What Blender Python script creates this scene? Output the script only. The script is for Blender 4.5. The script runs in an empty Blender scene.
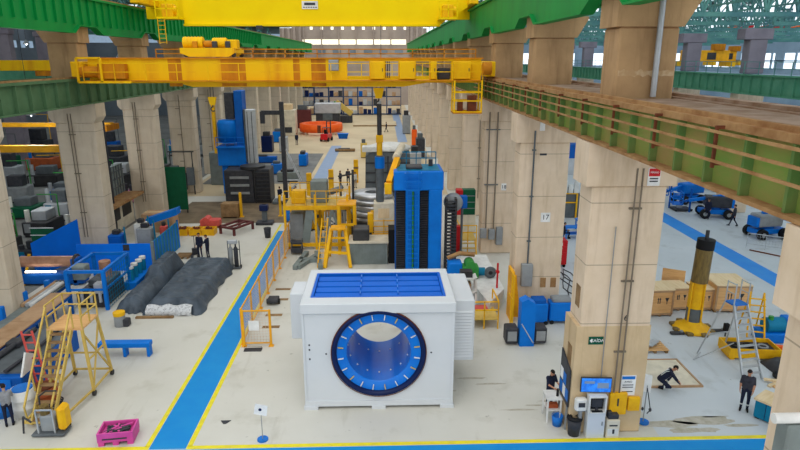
import bpy, math, random
from mathutils import Vector, Matrix, noise
random.seed(7)
S = bpy.context.scene
COL = S.collection
PI = math.pi

# ------------------------------------------------------------------ materials
def lin(c):
    def f(u):
        u /= 255.0
        return u / 12.92 if u <= 0.04045 else ((u + 0.055) / 1.055) ** 2.4
    return (f(c[0]), f(c[1]), f(c[2]), 1.0)

def new_mat(name):
    m = bpy.data.materials.new(name)
    m.use_nodes = True
    nt = m.node_tree
    b = nt.nodes['Principled BSDF']
    return m, nt, b

def N(nt, kind, **kw):
    n = nt.nodes.new(kind)
    for k, v in kw.items():
        if k in n.inputs: n.inputs[k].default_value = v
        else: setattr(n, k, v)
    return n

def mixcol(nt, fac, a, b):
    m = nt.nodes.new('ShaderNodeMix'); m.data_type = 'RGBA'
    for i, v in ((0, fac), (6, a), (7, b)):
        if hasattr(v, 'is_linked'): nt.links.new(v, m.inputs[i])
        else: m.inputs[i].default_value = v
    return m.outputs[2]

def noise_fac(nt, scale, lo, hi, vec=None, stretch=None, detail=5.0):
    tc = nt.nodes.new('ShaderNodeTexCoord')
    out = tc.outputs['Object']
    if stretch:
        mp = nt.nodes.new('ShaderNodeMapping'); mp.inputs['Scale'].default_value = stretch
        nt.links.new(out, mp.inputs['Vector']); out = mp.outputs['Vector']
    n = N(nt, 'ShaderNodeTexNoise', Scale=scale, Detail=detail, Roughness=0.6)
    nt.links.new(out, n.inputs['Vector'])
    r = nt.nodes.new('ShaderNodeMapRange'); r.inputs[1].default_value = lo; r.inputs[2].default_value = hi
    nt.links.new(n.outputs['Fac'], r.inputs[0])
    return r.outputs[0]

def mat(name, c, rough=0.55, metal=0.0, c2=None, scale=1.5, lo=0.4, hi=0.7, stretch=None, bump=0.0, emit=None, es=1.0, spec=0.2):
    m, nt, b = new_mat(name)
    a = lin(c)
    if c2 is None:
        c2 = tuple(int(x * 0.88) for x in c)
    col = mixcol(nt, noise_fac(nt, scale, lo, hi, stretch=stretch), a, lin(c2))
    nt.links.new(col, b.inputs['Base Color'])
    b.inputs['Roughness'].default_value = rough
    b.inputs['Metallic'].default_value = metal
    b.inputs['Specular IOR Level'].default_value = 0.5 if metal else spec
    if bump:
        bp = N(nt, 'ShaderNodeBump', Strength=bump, Distance=0.05)
        nt.links.new(noise_fac(nt, scale * 4, 0.2, 0.8), bp.inputs['Height'])
        nt.links.new(bp.outputs['Normal'], b.inputs['Normal'])
    if emit:
        b.inputs['Emission Color'].default_value = lin(emit)
        b.inputs['Emission Strength'].default_value = es
    return m

def concrete(name, c, c2, c3, joint=2.2, dirt=1.0):
    m, nt, b = new_mat(name)
    col = mixcol(nt, noise_fac(nt, 0.9, 0.35, 0.7), lin(c), lin(c2))
    col = mixcol(nt, noise_fac(nt, 2.2, 0.52, 0.8, stretch=(1, 1, 0.12)), col, lin(c3))
    tc = nt.nodes.new('ShaderNodeTexCoord'); sx = nt.nodes.new('ShaderNodeSeparateXYZ')
    nt.links.new(tc.outputs['Object'], sx.inputs[0])
    md = N(nt, 'ShaderNodeMath', operation='MODULO'); nt.links.new(sx.outputs['Z'], md.inputs[0]); md.inputs[1].default_value = joint
    lt = N(nt, 'ShaderNodeMath', operation='LESS_THAN'); nt.links.new(md.outputs[0], lt.inputs[0]); lt.inputs[1].default_value = 0.035
    ml = N(nt, 'ShaderNodeMath', operation='MULTIPLY'); nt.links.new(lt.outputs[0], ml.inputs[0]); ml.inputs[1].default_value = 0.55
    col = mixcol(nt, ml.outputs[0], col, lin(tuple(int(x * 0.62) for x in c3)))
    nt.links.new(col, b.inputs['Base Color'])
    b.inputs['Roughness'].default_value = 0.85
    b.inputs['Specular IOR Level'].default_value = 0.2
    bp = N(nt, 'ShaderNodeBump', Strength=0.25, Distance=0.03)
    nt.links.new(noise_fac(nt, 7, 0.2, 0.8), bp.inputs['Height'])
    nt.links.new(bp.outputs['Normal'], b.inputs['Normal'])
    return m

def floor_mat(name, c, c2, c3, rough):
    m, nt, b = new_mat(name)
    col = mixcol(nt, noise_fac(nt, 0.16, 0.35, 0.7), lin(c), lin(c2))
    col = mixcol(nt, noise_fac(nt, 0.55, 0.56, 0.82, detail=8), col, lin(c3))
    col = mixcol(nt, noise_fac(nt, 0.35, 0.6, 0.85, stretch=(3.0, 0.5, 1)), col, lin(c3))
    col = mixcol(nt, noise_fac(nt, 2.6, 0.69, 0.80, detail=3), col, lin(tuple(int(x * 0.66) for x in c3)))
    nt.links.new(col, b.inputs['Base Color'])
    r = nt.nodes.new('ShaderNodeMapRange'); r.inputs[3].default_value = rough; r.inputs[4].default_value = rough + 0.25
    nt.links.new(noise_fac(nt, 0.7, 0.3, 0.7), r.inputs[0]); nt.links.new(r.outputs[0], b.inputs['Roughness'])
    return m

M = {}
M['conc_haze'] = mat('haze_tinted_concrete', (138, 130, 138), 0.85, c2=(118, 110, 120), scale=0.5)  # purple-grey tint puts the bay haze into the column colour
M['floor'] = floor_mat('coated_concrete', (208, 206, 197), (196, 194, 183), (172, 168, 153), 0.42)
M['floor_blue'] = floor_mat('skylight_tinted_concrete', (200, 206, 210), (190, 196, 200), (165, 168, 166), 0.40)  # coated floor with the skylight's blue cast put into its colour
M['floor_dark'] = floor_mat('dark_grey_concrete', (132, 132, 128), (104, 104, 102), (70, 70, 68), 0.7)  # darker grey floor with stronger mottling
M['floor_worn'] = mat('oily_floor_plate', (128, 112, 90), 0.6, c2=(92, 80, 64), scale=0.8)
M['blue_line'] = mat('blue_floor_paint', (20, 134, 206), 0.5, c2=(30, 142, 208), scale=1.2, spec=0.15)
M['blue_line_pale'] = mat('reflection_greyed_blue_paint', (128, 152, 184), 0.4, c2=(140, 160, 188), scale=1.2)  # grey-blue: floor reflection put into the stripe colour
M['blue_line_right'] = mat('mid_blue_floor_paint', (40, 136, 222), 0.5, c2=(56, 146, 222), scale=1.0)
M['yellow_line'] = mat('yellow_floor_paint', (232, 218, 44), 0.5, c2=(214, 198, 60), scale=3)
M['floor_tan'] = mat('tan_floor_coating', (206, 188, 154), 0.5, c2=(188, 168, 134), scale=0.15)
M['stain'] = mat('oil_stain', (166, 160, 142), 0.5, c2=(186, 181, 168), scale=4, lo=.35, hi=.6)
M['conc'] = concrete('column_concrete', (226, 205, 180), (214, 192, 164), (192, 168, 138))
M['conc_ochre'] = concrete('ochre_stained_concrete', (212, 187, 150), (200, 174, 136), (178, 150, 114), joint=50)
M['conc_up'] = concrete('weathered_column_concrete', (190, 154, 112), (172, 138, 100), (140, 108, 76), joint=50)
M['conc_left'] = concrete('shaded_column_concrete', (214, 200, 178), (202, 186, 164), (174, 158, 136))  # column concrete a little darker, shade put into the colour
M['green_up'] = mat('bright_green_paint', (0, 142, 62), 0.6, c2=(0, 126, 56), scale=0.8, stretch=(1, 1, .3))
M['green_rust'] = mat('rusty_green_paint', (122, 150, 68), 0.7, c2=(160, 138, 82), scale=0.9, lo=0.38, hi=0.66, stretch=(1, .5, 1.2))
M['green_stiff'] = mat('green_stiffener_paint', (90, 126, 66), 0.7, c2=(120, 130, 74), scale=1.5)
M['green_dull'] = mat('dull_green_paint', (88, 120, 84), 0.65, c2=(74, 106, 72), scale=0.8)
M['green_haze'] = mat('hazed_green_paint', (78, 142, 112), 0.6, c2=(98, 156, 126), scale=0.8)  # green paint paled by haze put into the colour
M['rack_steel'] = mat('dark_rack_steel', (52, 74, 108), 0.6)
M['conduit'] = mat('brownish_conduit', (132, 120, 104), 0.6)
M['rust'] = mat('rusty_steel', (172, 134, 90), 0.8, c2=(138, 96, 58), scale=2.0)
M['rust_dark'] = mat('dark_rust', (122, 66, 42), 0.85, c2=(88, 52, 38), scale=3.0)
M['crane_y'] = mat('rusty_yellow_paint', (240, 190, 0), 0.55, c2=(222, 156, 10), scale=0.55, lo=0.5, hi=0.72, stretch=(1.6, 1, .25))
M['crane_rust'] = mat('rust_brown_paint', (206, 134, 14), 0.65, c2=(168, 100, 22), scale=1.2, stretch=(1, 1, .3))
M['crane_bright'] = mat('bright_yellow_paint', (246, 214, 0), 0.5, c2=(240, 204, 0), scale=0.4, spec=0.1)
M['yellow'] = mat('safety_yellow_paint', (240, 186, 22), 0.5, c2=(222, 160, 26), scale=2)
M['yellow_pale'] = mat('pale_yellow_paint', (212, 182, 98), 0.55, c2=(192, 160, 76), scale=2)
M['orange_y'] = mat('amber_paint', (246, 176, 30), 0.5)
M['white'] = mat('white_enamel', (208, 212, 216), 0.4, c2=(202, 207, 211), scale=0.5)
M['white2'] = mat('off_white_paint', (226, 226, 222), 0.5)
M['cream'] = mat('cream_paint', (224, 214, 192), 0.6)
M['louvre'] = mat('deep_blue_paint', (0, 100, 206), 0.5, c2=(0, 92, 194), scale=0.6)
M['louvre_bed'] = mat('shaded_blue_paint', (0, 62, 150), 0.6)  # darker blue: shade between the blades put into the bed colour
M['bore'] = mat('glossy_blue_paint', (4, 118, 216), 0.3, c2=(2, 104, 204), scale=0.6, spec=0.35)
M['navy'] = mat('navy_paint', (10, 30, 78), 0.4)
M['blue'] = mat('machine_blue_paint', (0, 118, 216), 0.5, c2=(0, 104, 198), scale=0.8)
M['blue_deep'] = mat('dark_blue_paint', (4, 92, 182), 0.55, c2=(4, 78, 156), scale=0.8)
M['blue_fence'] = mat('blue_sheet_paint', (0, 122, 244), 0.5, c2=(0, 110, 226), scale=0.4)
M['teal'] = mat('teal_paint', (10, 122, 160), 0.5)
M['dark'] = mat('dark_steel', (58, 58, 60), 0.5, 0.3, c2=(40, 40, 42))
M['black'] = mat('black_rubber', (26, 26, 28), 0.6)
M['charcoal'] = mat('charcoal_paint', (54, 56, 62), 0.5, c2=(70, 70, 74), scale=3)
M['grey'] = mat('grey_paint', (150, 154, 156), 0.5)
M['grey_d'] = mat('dark_grey_paint', (98, 104, 108), 0.55, c2=(80, 86, 90))
M['grey_g'] = mat('grey_green_paint', (128, 138, 136), 0.6, c2=(112, 120, 118))
M['steel'] = mat('machined_steel', (196, 198, 200), 0.32, 0.75, c2=(170, 172, 176), scale=3)
M['wire'] = mat('pale_wire', (214, 190, 170), 0.5)
M['whitewash'] = mat('worn_whitewash', (206, 180, 146), 0.8, c2=(188, 154, 114), scale=3, lo=.4, hi=.6)
M['deck'] = mat('dusty_deck', (178, 150, 130), 0.85, c2=(140, 104, 74), scale=1.2)
M['silver'] = mat('galvanised_steel', (190, 194, 198), 0.45, 0.4, c2=(172, 176, 180))
M['brass'] = mat('greased_brass', (136, 112, 58), 0.5, 0.35, c2=(92, 76, 46), scale=3, stretch=(3, 3, .6))
M['copper'] = mat('copper_roll', (190, 142, 112), 0.45, 0.3, c2=(160, 112, 84), scale=2)
M['wood'] = mat('raw_plywood', (226, 180, 124), 0.75, c2=(206, 156, 100), scale=1.4, stretch=(1, 6, 6))
M['wood_pale'] = mat('pale_plywood', (230, 206, 166), 0.75, c2=(216, 188, 144), scale=1.0, stretch=(6, 1, 1))
M['wood_board'] = mat('brown_board', (186, 152, 118), 0.75, c2=(164, 128, 94), scale=1.2)
M['wood_old'] = mat('old_timber', (152, 122, 86), 0.8, c2=(116, 90, 62), scale=2)
M['red'] = mat('red_paint', (206, 34, 40), 0.45)
M['red_pale'] = mat('faded_red_paint', (216, 92, 84), 0.5)
M['maroon'] = mat('maroon_paint', (104, 52, 52), 0.55)
M['orange'] = mat('orange_paint', (244, 104, 34), 0.5, c2=(234, 84, 20))
M['orange_d'] = mat('burnt_orange_plastic', (182, 92, 52), 0.5)
M['pink'] = mat('magenta_plastic', (214, 84, 160), 0.5, c2=(200, 68, 146))
M['green'] = mat('green_paint', (60, 150, 70), 0.5)
M['green_dk'] = mat('dark_green_board', (16, 92, 62), 0.5)
M['tarp'] = mat('charcoal_tarpaulin', (80, 91, 103), 0.38, c2=(60, 69, 79), scale=1.2, bump=0.35)
M['foil'] = mat('silver_foil', (212, 214, 216), 0.3, 0.5, c2=(150, 152, 156), scale=9, lo=0.5, hi=0.65, bump=0.5)
M['paper'] = mat('white_paper', (240, 240, 238), 0.7)
M['sign_green'] = mat('exit_sign_green', (0, 84, 62), 0.5)
M['plastic_w'] = mat('white_plastic', (228, 226, 216), 0.5)
M['plastic_blue'] = mat('blue_plastic', (30, 116, 206), 0.5)
M['screen'] = mat('lit_screen', (20, 60, 140), 0.3, c2=(60, 150, 230), scale=4, emit=(40, 120, 230), es=0.7)
M['lamp'] = mat('lamp_glow', (255, 255, 255), 0.3, emit=(255, 252, 240), es=6.0)
M['sky_pane'] = mat('daylit_polycarbonate', (240, 246, 250), 0.4, emit=(238, 247, 255), es=1.25)
M['win_pane'] = mat('daylit_window', (255, 250, 226), 0.4, emit=(255, 246, 214), es=1.1)
M['roof'] = mat('roof_sheet', (112, 128, 128), 0.7, c2=(94, 110, 112), scale=0.3)
M['truss'] = mat('blue_green_steel', (96, 148, 138), 0.6, c2=(70, 116, 124), scale=0.5)  # blue-green steel with the side bays' haze put into the colour
M['win_dim'] = mat('hazy_window', (150, 170, 190), 0.4, emit=(170, 196, 220), es=0.5)
M['wall'] = mat('plastered_wall', (176, 160, 146), 0.85, c2=(150, 136, 126), scale=0.15)
M['wall_blue'] = mat('blue_grey_cladding', (156, 176, 192), 0.75, c2=(130, 152, 172), scale=0.12)  # lightened blue-grey, right-bay haze put into the cladding colour
M['wall_dark'] = mat('dark_cladding', (128, 138, 146), 0.75, c2=(100, 112, 122), scale=0.12)
M['skin'] = mat('skin', (190, 140, 112), 0.6, c2=(178, 126, 100), scale=6)
M['hair'] = mat('dark_hair', (34, 28, 26), 0.7)
M['navy_cloth'] = mat('navy_workwear', (34, 40, 62), 0.85, c2=(26, 30, 48), scale=6)
M['dark_cloth'] = mat('charcoal_workwear', (60, 60, 70), 0.85, c2=(48, 48, 56), scale=6)
M['grey_cloth'] = mat('grey_workwear', (150, 150, 152), 0.85, c2=(128, 128, 132), scale=6)
M['white_cloth'] = mat('white_coat', (220, 220, 218), 0.85)
M['boot'] = mat('black_boots', (24, 22, 22), 0.6)
M['reflect'] = mat('reflective_band', (226, 230, 226), 0.4)
M['eye'] = mat('eye_dark', (30, 24, 22), 0.3)
M['lip'] = mat('lips', (160, 96, 86), 0.5)

# ------------------------------------------------------------------ mesh builder
class MB:
    def __init__(s): s.v = []; s.f = []; s.m = []; s.s = []
    def add(s, vs, fs, m=0, smooth=False):
        o = len(s.v); s.v += [tuple(p) for p in vs]
        for f in fs:
            s.f.append(tuple(i + o for i in f)); s.m.append(m); s.s.append(smooth)
        return s
    def box(s, x0, x1, y0, y1, z0, z1, m=0):
        return s.add([(x0,y0,z0),(x1,y0,z0),(x1,y1,z0),(x0,y1,z0),(x0,y0,z1),(x1,y0,z1),(x1,y1,z1),(x0,y1,z1)],
              [(0,3,2,1),(4,5,6,7),(0,1,5,4),(1,2,6,5),(2,3,7,6),(3,0,4,7)], m)
    def bev(s, x0, x1, y0, y1, z0, z1, b=0.03, m=0):   # box with chamfered edges all round
        xs = (x0, x0+b, x1-b, x1); ys = (y0, y0+b, y1-b, y1); zs = (z0, z0+b, z1-b, z1)
        V = {}; vs = []
        for i in range(4):
            for j in range(4):
                for k in range(4):
                    e = (i in (0,3)) + (j in (0,3)) + (k in (0,3))
                    if e == 1:
                        V[(i,j,k)] = len(vs); vs.append((xs[i], ys[j], zs[k]))
        fs = []
        for ax in range(3):
            for side in (0, 3):
                q = []
                for a, c in ((1,1),(2,1),(2,2),(1,2)):
                    t = [a, c]; t.insert(ax, side); q.append(V[tuple(t)])
                fs.append(tuple(q if (side == 3) != (ax == 1) else q[::-1]))
        inn = {0: 1, 3: 2}
        for ax in range(3):
            o = [a for a in range(3) if a != ax]
            for s1 in (0, 3):
                for s2 in (0, 3):
                    q = []
                    for kk, on0 in ((1, True), (2, True), (2, False), (1, False)):
                        t = [0, 0, 0]; t[ax] = kk
                        t[o[0]] = s1 if on0 else inn[s1]
                        t[o[1]] = inn[s2] if on0 else s2
                        q.append(V[tuple(t)])
                    fs.append(tuple(q))
        for a in (0, 3):
            for b_ in (0, 3):
                for c in (0, 3):
                    fs.append((V[(a, inn[b_], inn[c])], V[(inn[a], b_, inn[c])], V[(inn[a], inn[b_], c)]))
        return s.add(vs, fs, m)
    def bar(s, p, q, w, h=None, m=0, up=(0,0,1)):
        h = h or w
        p = Vector(p); q = Vector(q); d = (q - p).normalized(); u = Vector(up)
        if abs(d.dot(u)) > 0.98: u = Vector((0,1,0))
        x = d.cross(u).normalized(); y = x.cross(d)
        vs = [c + x*a*w/2 + y*b*h/2 for c in (p, q) for a, b in ((-1,-1),(1,-1),(1,1),(-1,1))]
        return s.add(vs, [(0,1,2,3),(7,6,5,4),(0,4,5,1),(1,5,6,2),(2,6,7,3),(3,7,4,0)], m)
    def cyl(s, p, q, r, n=14, r2=None, m=0, caps=True, mc=None):
        p = Vector(p); q = Vector(q); d = (q - p).normalized(); u = Vector((0,0,1)) if abs(d.z) < 0.95 else Vector((0,1,0))
        x = d.cross(u).normalized(); y = x.cross(d); r2 = r if r2 is None else r2
        ra = [p + (x*math.cos(2*PI*i/n) + y*math.sin(2*PI*i/n))*r for i in range(n)]
        rb = [q + (x*math.cos(2*PI*i/n) + y*math.sin(2*PI*i/n))*r2 for i in range(n)]
        s.add(ra + rb, [(i, (i+1) % n, n + (i+1) % n, n + i) for i in range(n)], m, True)
        if caps:
            mc = m if mc is None else mc
            if r > 1e-4: s.add(ra, [tuple(range(n))[::-1]], mc)
            if r2 > 1e-4: s.add(rb, [tuple(range(n))], mc)
        return s
    def tube(s, pts, r, n=8, m=0):
        for a, b in zip(pts[:-1], pts[1:]): s.cyl(a, b, r, n, m=m)
        for a in pts[1:-1]: s.ball(a, (r, r, r), 6, m)
        return s
    def ball(s, c, r, n=10, m=0):
        c = Vector(c); vs = []; fs = []; k = max(4, n // 2)
        if not hasattr(r, '__len__'): r = (r, r, r)
        for j in range(k + 1):
            t = PI * j / k
            for i in range(n):
                a = 2*PI*i/n
                vs.append((c.x + r[0]*math.sin(t)*math.cos(a), c.y + r[1]*math.sin(t)*math.sin(a), c.z + r[2]*math.cos(t)))
        for j in range(k):
            for i in range(n):
                fs.append((j*n + i, (j+1)*n + i, (j+1)*n + (i+1) % n, j*n + (i+1) % n))
        return s.add(vs, fs, m, True)
    def prism(s, poly, axis, a, b, m=0):   # poly in the two other axes (x,y,z order), extruded along axis
        def P3(u, v, w):
            return {'x': (w, u, v), 'y': (u, w, v), 'z': (u, v, w)}[axis]
        n = len(poly)
        vs = [P3(u, v, a) for u, v in poly] + [P3(u, v, b) for u, v in poly]
        return s.add(vs, [tuple(range(n)), tuple(range(n, 2*n))[::-1]] + [(i, n+i, n+(i+1) % n, (i+1) % n) for i in range(n)], m)
    def lathe(s, prof, c=(0,0,0), n=32, axis='z', m=0, smooth=True):
        vs = []; k = len(prof)
        for i in range(n):
            a = 2*PI*i/n
            for r, h in prof:
                u, v = r*math.cos(a), r*math.sin(a)
                vs.append({'z': (c[0]+u, c[1]+v, c[2]+h), 'y': (c[0]+u, c[1]+h, c[2]+v), 'x': (c[0]+h, c[1]+u, c[2]+v)}[axis])
        fs = [(i*k+j, ((i+1) % n)*k+j, ((i+1) % n)*k+j+1, i*k+j+1) for i in range(n) for j in range(k-1)]
        return s.add(vs, fs, m, smooth)
    def grid(s, x0, x1, z0, z1, y, step, t=0.012, m=0, axis='y'):   # wire net in a plane
        n = max(1, round((x1-x0)/step)); k = max(1, round((z1-z0)/step))
        for i in range(n+1):
            x = x0 + (x1-x0)*i/n
            if axis == 'y': s.box(x-t/2, x+t/2, y-t/2, y+t/2, z0, z1, m)
            else: s.box(y-t/2, y+t/2, x-t/2, x+t/2, z0, z1, m)
        for j in range(k+1):
            z = z0 + (z1-z0)*j/k
            if axis == 'y': s.box(x0, x1, y-t/2, y+t/2, z-t/2, z+t/2, m)
            else: s.box(y-t/2, y+t/2, x0, x1, z-t/2, z+t/2, m)
        return s
    def build(s, name, mats, parent=None, loc=(0,0,0), rz=0.0):
        me = bpy.data.meshes.new(name); me.from_pydata(s.v, [], s.f)
        if not isinstance(mats, (list, tuple)): mats = [mats]
        for q in mats: me.materials.append(M[q] if isinstance(q, str) else q)
        me.polygons.foreach_set('material_index', s.m); me.polygons.foreach_set('use_smooth', s.s)
        me.validate(); me.update()
        import bmesh
        bm = bmesh.new(); bm.from_mesh(me); bmesh.ops.recalc_face_normals(bm, faces=bm.faces); bm.to_mesh(me); bm.free()
        o = bpy.data.objects.new(name, me); COL.objects.link(o)
        o.location = loc; o.rotation_euler = (0, 0, rz)
        if parent: o.parent = parent
        return o

def tag(o, label, cat, group=None):
    o['label'] = label; o['category'] = cat; o['kind'] = 'thing'
    if group: o['group'] = group
    return o

def thing(name, label, cat, loc=(0,0,0), rz=0.0, group=None):
    o = bpy.data.objects.new(name, None); COL.objects.link(o)
    o.empty_display_size = 0.2; o.location = loc; o.rotation_euler = (0, 0, rz)
    return tag(o, label, cat, group)

def struct(name, mb, mats, loc=(0,0,0)):
    o = mb.build(name, mats, None, loc); o['kind'] = 'structure'; return o

def dup(root, loc, rz, label, group=None):
    r = root.copy(); COL.objects.link(r); r.location = loc; r.rotation_euler = (0, 0, rz); r['label'] = label
    if group: r['group'] = group
    for ch in list(root.children):
        c = ch.copy(); COL.objects.link(c); c.parent = r
        for g in list(ch.children):
            d = g.copy(); COL.objects.link(d); d.parent = c
    return r

def bx(name, x0, x1, y0, y1, z0, z1, m, parent=None, b=0.0):
    mb = MB()
    (mb.bev(x0, x1, y0, y1, z0, z1, b) if b else mb.box(x0, x1, y0, y1, z0, z1))
    return mb.build(name, m, parent)

def lettering(name, txt, size, loc, rot, m, parent, ext=0.004):
    cu = bpy.data.curves.new(name, 'FONT'); cu.body = txt; cu.size = size; cu.extrude = ext
    cu.align_x = 'CENTER'; cu.align_y = 'CENTER'
    cu.materials.append(M[m])
    tmp = bpy.data.objects.new('tmp', cu); COL.objects.link(tmp)
    ev = tmp.evaluated_get(bpy.context.evaluated_depsgraph_get())
    me = bpy.data.meshes.new_from_object(ev); me.name = name
    bpy.data.objects.remove(tmp); bpy.data.curves.remove(cu)
    o = bpy.data.objects.new(name, me); COL.objects.link(o); o.location = loc; o.rotation_euler = rot; o.parent = parent
    return o
def ribs(mb, name, m, parent, n, y0, step):   # n separate ribs sharing one mesh
    a = mb.build(name, m, parent); a.location.y = y0
    for i in range(1, n):
        c = a.copy(); COL.objects.link(c); c.parent = parent; c.location.y = y0 + step*i

FRONT = (PI/2, 0, 0)      # text facing -Y
ORD = ['', 'first', 'second', 'third', 'fourth', 'fifth', 'sixth', 'seventh', 'eighth', 'ninth', 'tenth', 'eleventh', 'twelfth', 'thirteenth', 'fourteenth', 'fifteenth', 'sixteenth']
# ------------------------------------------------------------------ camera and light
cam_d = bpy.data.cameras.new('camera'); cam = bpy.data.objects.new('camera', cam_d); COL.objects.link(cam)
cam_d.sensor_width = 36.0; cam_d.lens = 27.0; cam_d.clip_end = 600
cam.location = (0, 0, 13.5); cam.rotation_euler = (math.radians(90 - 15.55), 0, math.radians(-1.747))
S.camera = cam
S.view_settings.view_transform = 'Standard'; S.view_settings.look = 'None'
S.view_settings.gamma = 1.0; S.view_settings.use_curve_mapping = False
S.view_settings.exposure = 0.0
w = bpy.data.worlds.new('world'); S.world = w; w.use_nodes = True
bg = w.node_tree.nodes['Background']; bg.inputs['Color'].default_value = (0.93, 0.97, 1.0, 1); bg.inputs['Strength'].default_value = 1.15
sun_d = bpy.data.lights.new('skylight_sun', 'SUN'); sun_d.energy = 0.9; sun_d.angle = math.radians(50); sun_d.color = (1.0, 0.96, 0.9)
sun = bpy.data.objects.new('skylight_sun', sun_d); COL.objects.link(sun); sun.rotation_euler = (math.radians(28), math.radians(-8), 0)

# ------------------------------------------------------------------ floor and paint
struct('floor', MB().box(-21.0, 10.2, -4, 186, -0.3, 0.0), 'floor')
struct('floor_right_bay', MB().box(10.2, 75, -4, 186, -0.3, 0.0), 'floor_blue')
struct('floor_left_bay', MB().box(-75, -21.0, -4, 186, -0.3, 0.0), 'floor_dark')
struct('floor_plate_worn', MB().box(-18.5, -7.4, 49.5, 57.5, 0.0, 0.006), 'floor_worn')
struct('floor_far_coating', MB().box(-20.5, 6.8, 60, 182, 0.0, 0.003), 'floor_tan')
struct('floor_plate_far', MB().box(-20, -8.5, 66, 88, 0.0, 0.006), 'floor_dark')
struct('floor_marking_walkway', MB().box(-8.43, -7.12, 18.8, 47.0, 0, 0.004), 'blue_line')
struct('floor_marking_cross', MB().box(-30, 14.6, 16.4, 18.75, 0, 0.004), 'blue_line')
yl = MB()
yl.box(-8.62, -8.45, 18.95, 49.0, 0, 0.005).box(-7.10, -6.92, 18.95, 35, 0, 0.005)
yl.box(-30, -8.45, 18.78, 18.97, 0, 0.005).box(-7.10, 14.6, 18.78, 18.97, 0, 0.005)
struct('floor_marking_edges', yl, 'yellow_line')
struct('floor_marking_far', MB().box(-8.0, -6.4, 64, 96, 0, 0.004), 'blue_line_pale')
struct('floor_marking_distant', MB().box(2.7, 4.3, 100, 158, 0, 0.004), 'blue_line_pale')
struct('floor_marking_side', MB().box(24.0, 25.55, 5, 130, 0, 0.004), 'blue_line_right')
mb = MB()
for (x, y, a, b) in ((4.6, 22.9, .9, .10), (3.9, 23.4, .8, .12), (6.2, 21.2, .7, .07), (5.4, 20.9, .9, .08), (6.6, 21.5, .5, .06), (2.9, 22.4, .2, .08), (7.0, 22.0, .3, .05),
                     (10.8, 19.75, 1.3, .3), (12.3, 19.95, 1.7, .32), (13.6, 19.6, .9, .12), (11.6, 19.35, 1.4, .2), (12.9, 20.2, .7, .06)):
    p = [(x + a*math.cos(t*PI/7)*random.uniform(.6, 1), y + b*math.sin(t*PI/7)*random.uniform(.5, 1)) for t in range(14)]
    mb.prism(p, 'z', 0.0, 0.003)
struct('floor_stain', mb, 'stain')
mb = MB()
for x, y in ((-6.05, 34.2), (-5.95, 32.6), (-5.85, 28.9), (-5.95, 30.4)): mb.box(x-.45, x+.45, y-.16, y+.16, 0, .006)
struct('floor_slot', mb, 'wood_old')

# ------------------------------------------------------------------ far wall and side bays
wl = MB()
wl.box(-45, 34, 182.3, 182.5, 0, 32).box(-22.6, 7.3, 182, 182.3, 0, 17.3).box(-22.6, 7.3, 182, 182.3, 18.7, 21.4).box(-22.6, 7.3, 182, 182.3, 22.3, 32).box(-45, -22.6, 182, 182.3, 0, 32).box(7.3, 34, 182, 182.3, 0, 32)
for x in [-22.6 + 3.0*i for i in range(10)]: wl.box(x, x + 2.2, 182, 182.3, 21.4, 22.3)
for x in [-30 + 1.6*i for i in range(5)] + [8.5 + 1.6*i for i in range(6)]: wl.box(x, x + .7, 181.5, 182, 12, 30)
for x in [-22.3 + 5.0*i for i in range(7)]: wl.box(x, x + .35, 181.7, 182, 12, 25)
struct('wall_far', wl, 'wall')
struct('window_1', MB().box(-22.6, 7.3, 182.1, 182.2, 17.3, 18.7), 'win_pane')
struct('window_2', MB().box(-22.6, 7.3, 182.15, 182.25, 21.4, 22.3), 'win_pane')
mb = MB()
for x in [-23 + 4.5*i for i in range(8)]: mb.box(x, x+2.4, 181.9, 182.0, 14.6, 15.9)
struct('wall_far_panel', mb, 'wall_dark')
# right side bays: wall, roof sheets with daylit strips, trusses
struct('wall_right_far', MB().box(12, 75, 150, 150.5, 0, 11.8).box(12, 75, 150, 150.5, 14.6, 24), 'wall_blue')
struct('window_3', MB().box(12, 75, 150.1, 150.2, 11.8, 14.6), 'sky_pane')
struct('wall_right', MB().box(75, 75.4, -4, 150, 0, 11.6).box(75, 75.4, -4, 150, 14.4, 24), 'wall_blue')
struct('window_4', MB().box(75.1, 75.2, -4, 150, 11.6, 14.4), 'sky_pane')
mb = MB()
for i in range(44): mb.box(74.85, 75.0, -2 + 3.5*i, -1.5 + 3.5*i + (2.2 if i % 4 == 1 else 0), 11.4, 14.6)
mb.box(74.85, 75, -4, 150, 12.9, 13.1)
for i in range(18): mb.box(12 + 3.5*i, 12.4 + 3.5*i + (2 if i % 3 == 1 else 0), 149.85, 150, 11.6, 14.8)
struct('window_frame', mb, 'wall_blue')
rf = MB(); sk = MB()
y = -4
while y < 150:
    rf.box(10.4, 75, y, y + 5.0, 20.6, 20.8); sk.box(10.4, 75, y + 5.0, y + 10.7, 20.65, 20.7)
    for q in range(13):
        if random.random() < .5: sk.box(11 + 4.9*q, 14.2 + 4.9*q, y + 4.9, y + 4.95, 18.5, 20.5)
    y += 10.7
struct('ceiling_right', rf, 'roof'); struct('window_5', sk, 'sky_pane')
def truss_mb(x0, x1, y, zb, zt, n):
    t = MB(); t.bar((x0, y, zb), (x1, y, zb), .3); t.bar((x0, y, zt), (x1, y, zt), .3)
    for i in range(n):
        a = x0 + (x1-x0)*i/n; b = x0 + (x1-x0)*(i+1)/n; c = (a+b)/2
        t.bar((a, y, zb), (c, y, zt), .16); t.bar((c, y, zt), (b, y, zb), .16); t.bar((a, y, zb), (a, y, zt), .12)
    return t
k = 0
for y in [41.5 + 10.7*i for i in range(10)]:
    struct('ceiling_truss', truss_mb(10.6, 30, y, 16.3, 20.2, 9), 'truss')
    struct('ceiling_truss', truss_mb(33, 74, y, 16.3, 20.2, 16), 'truss')
mb = MB()
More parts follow.
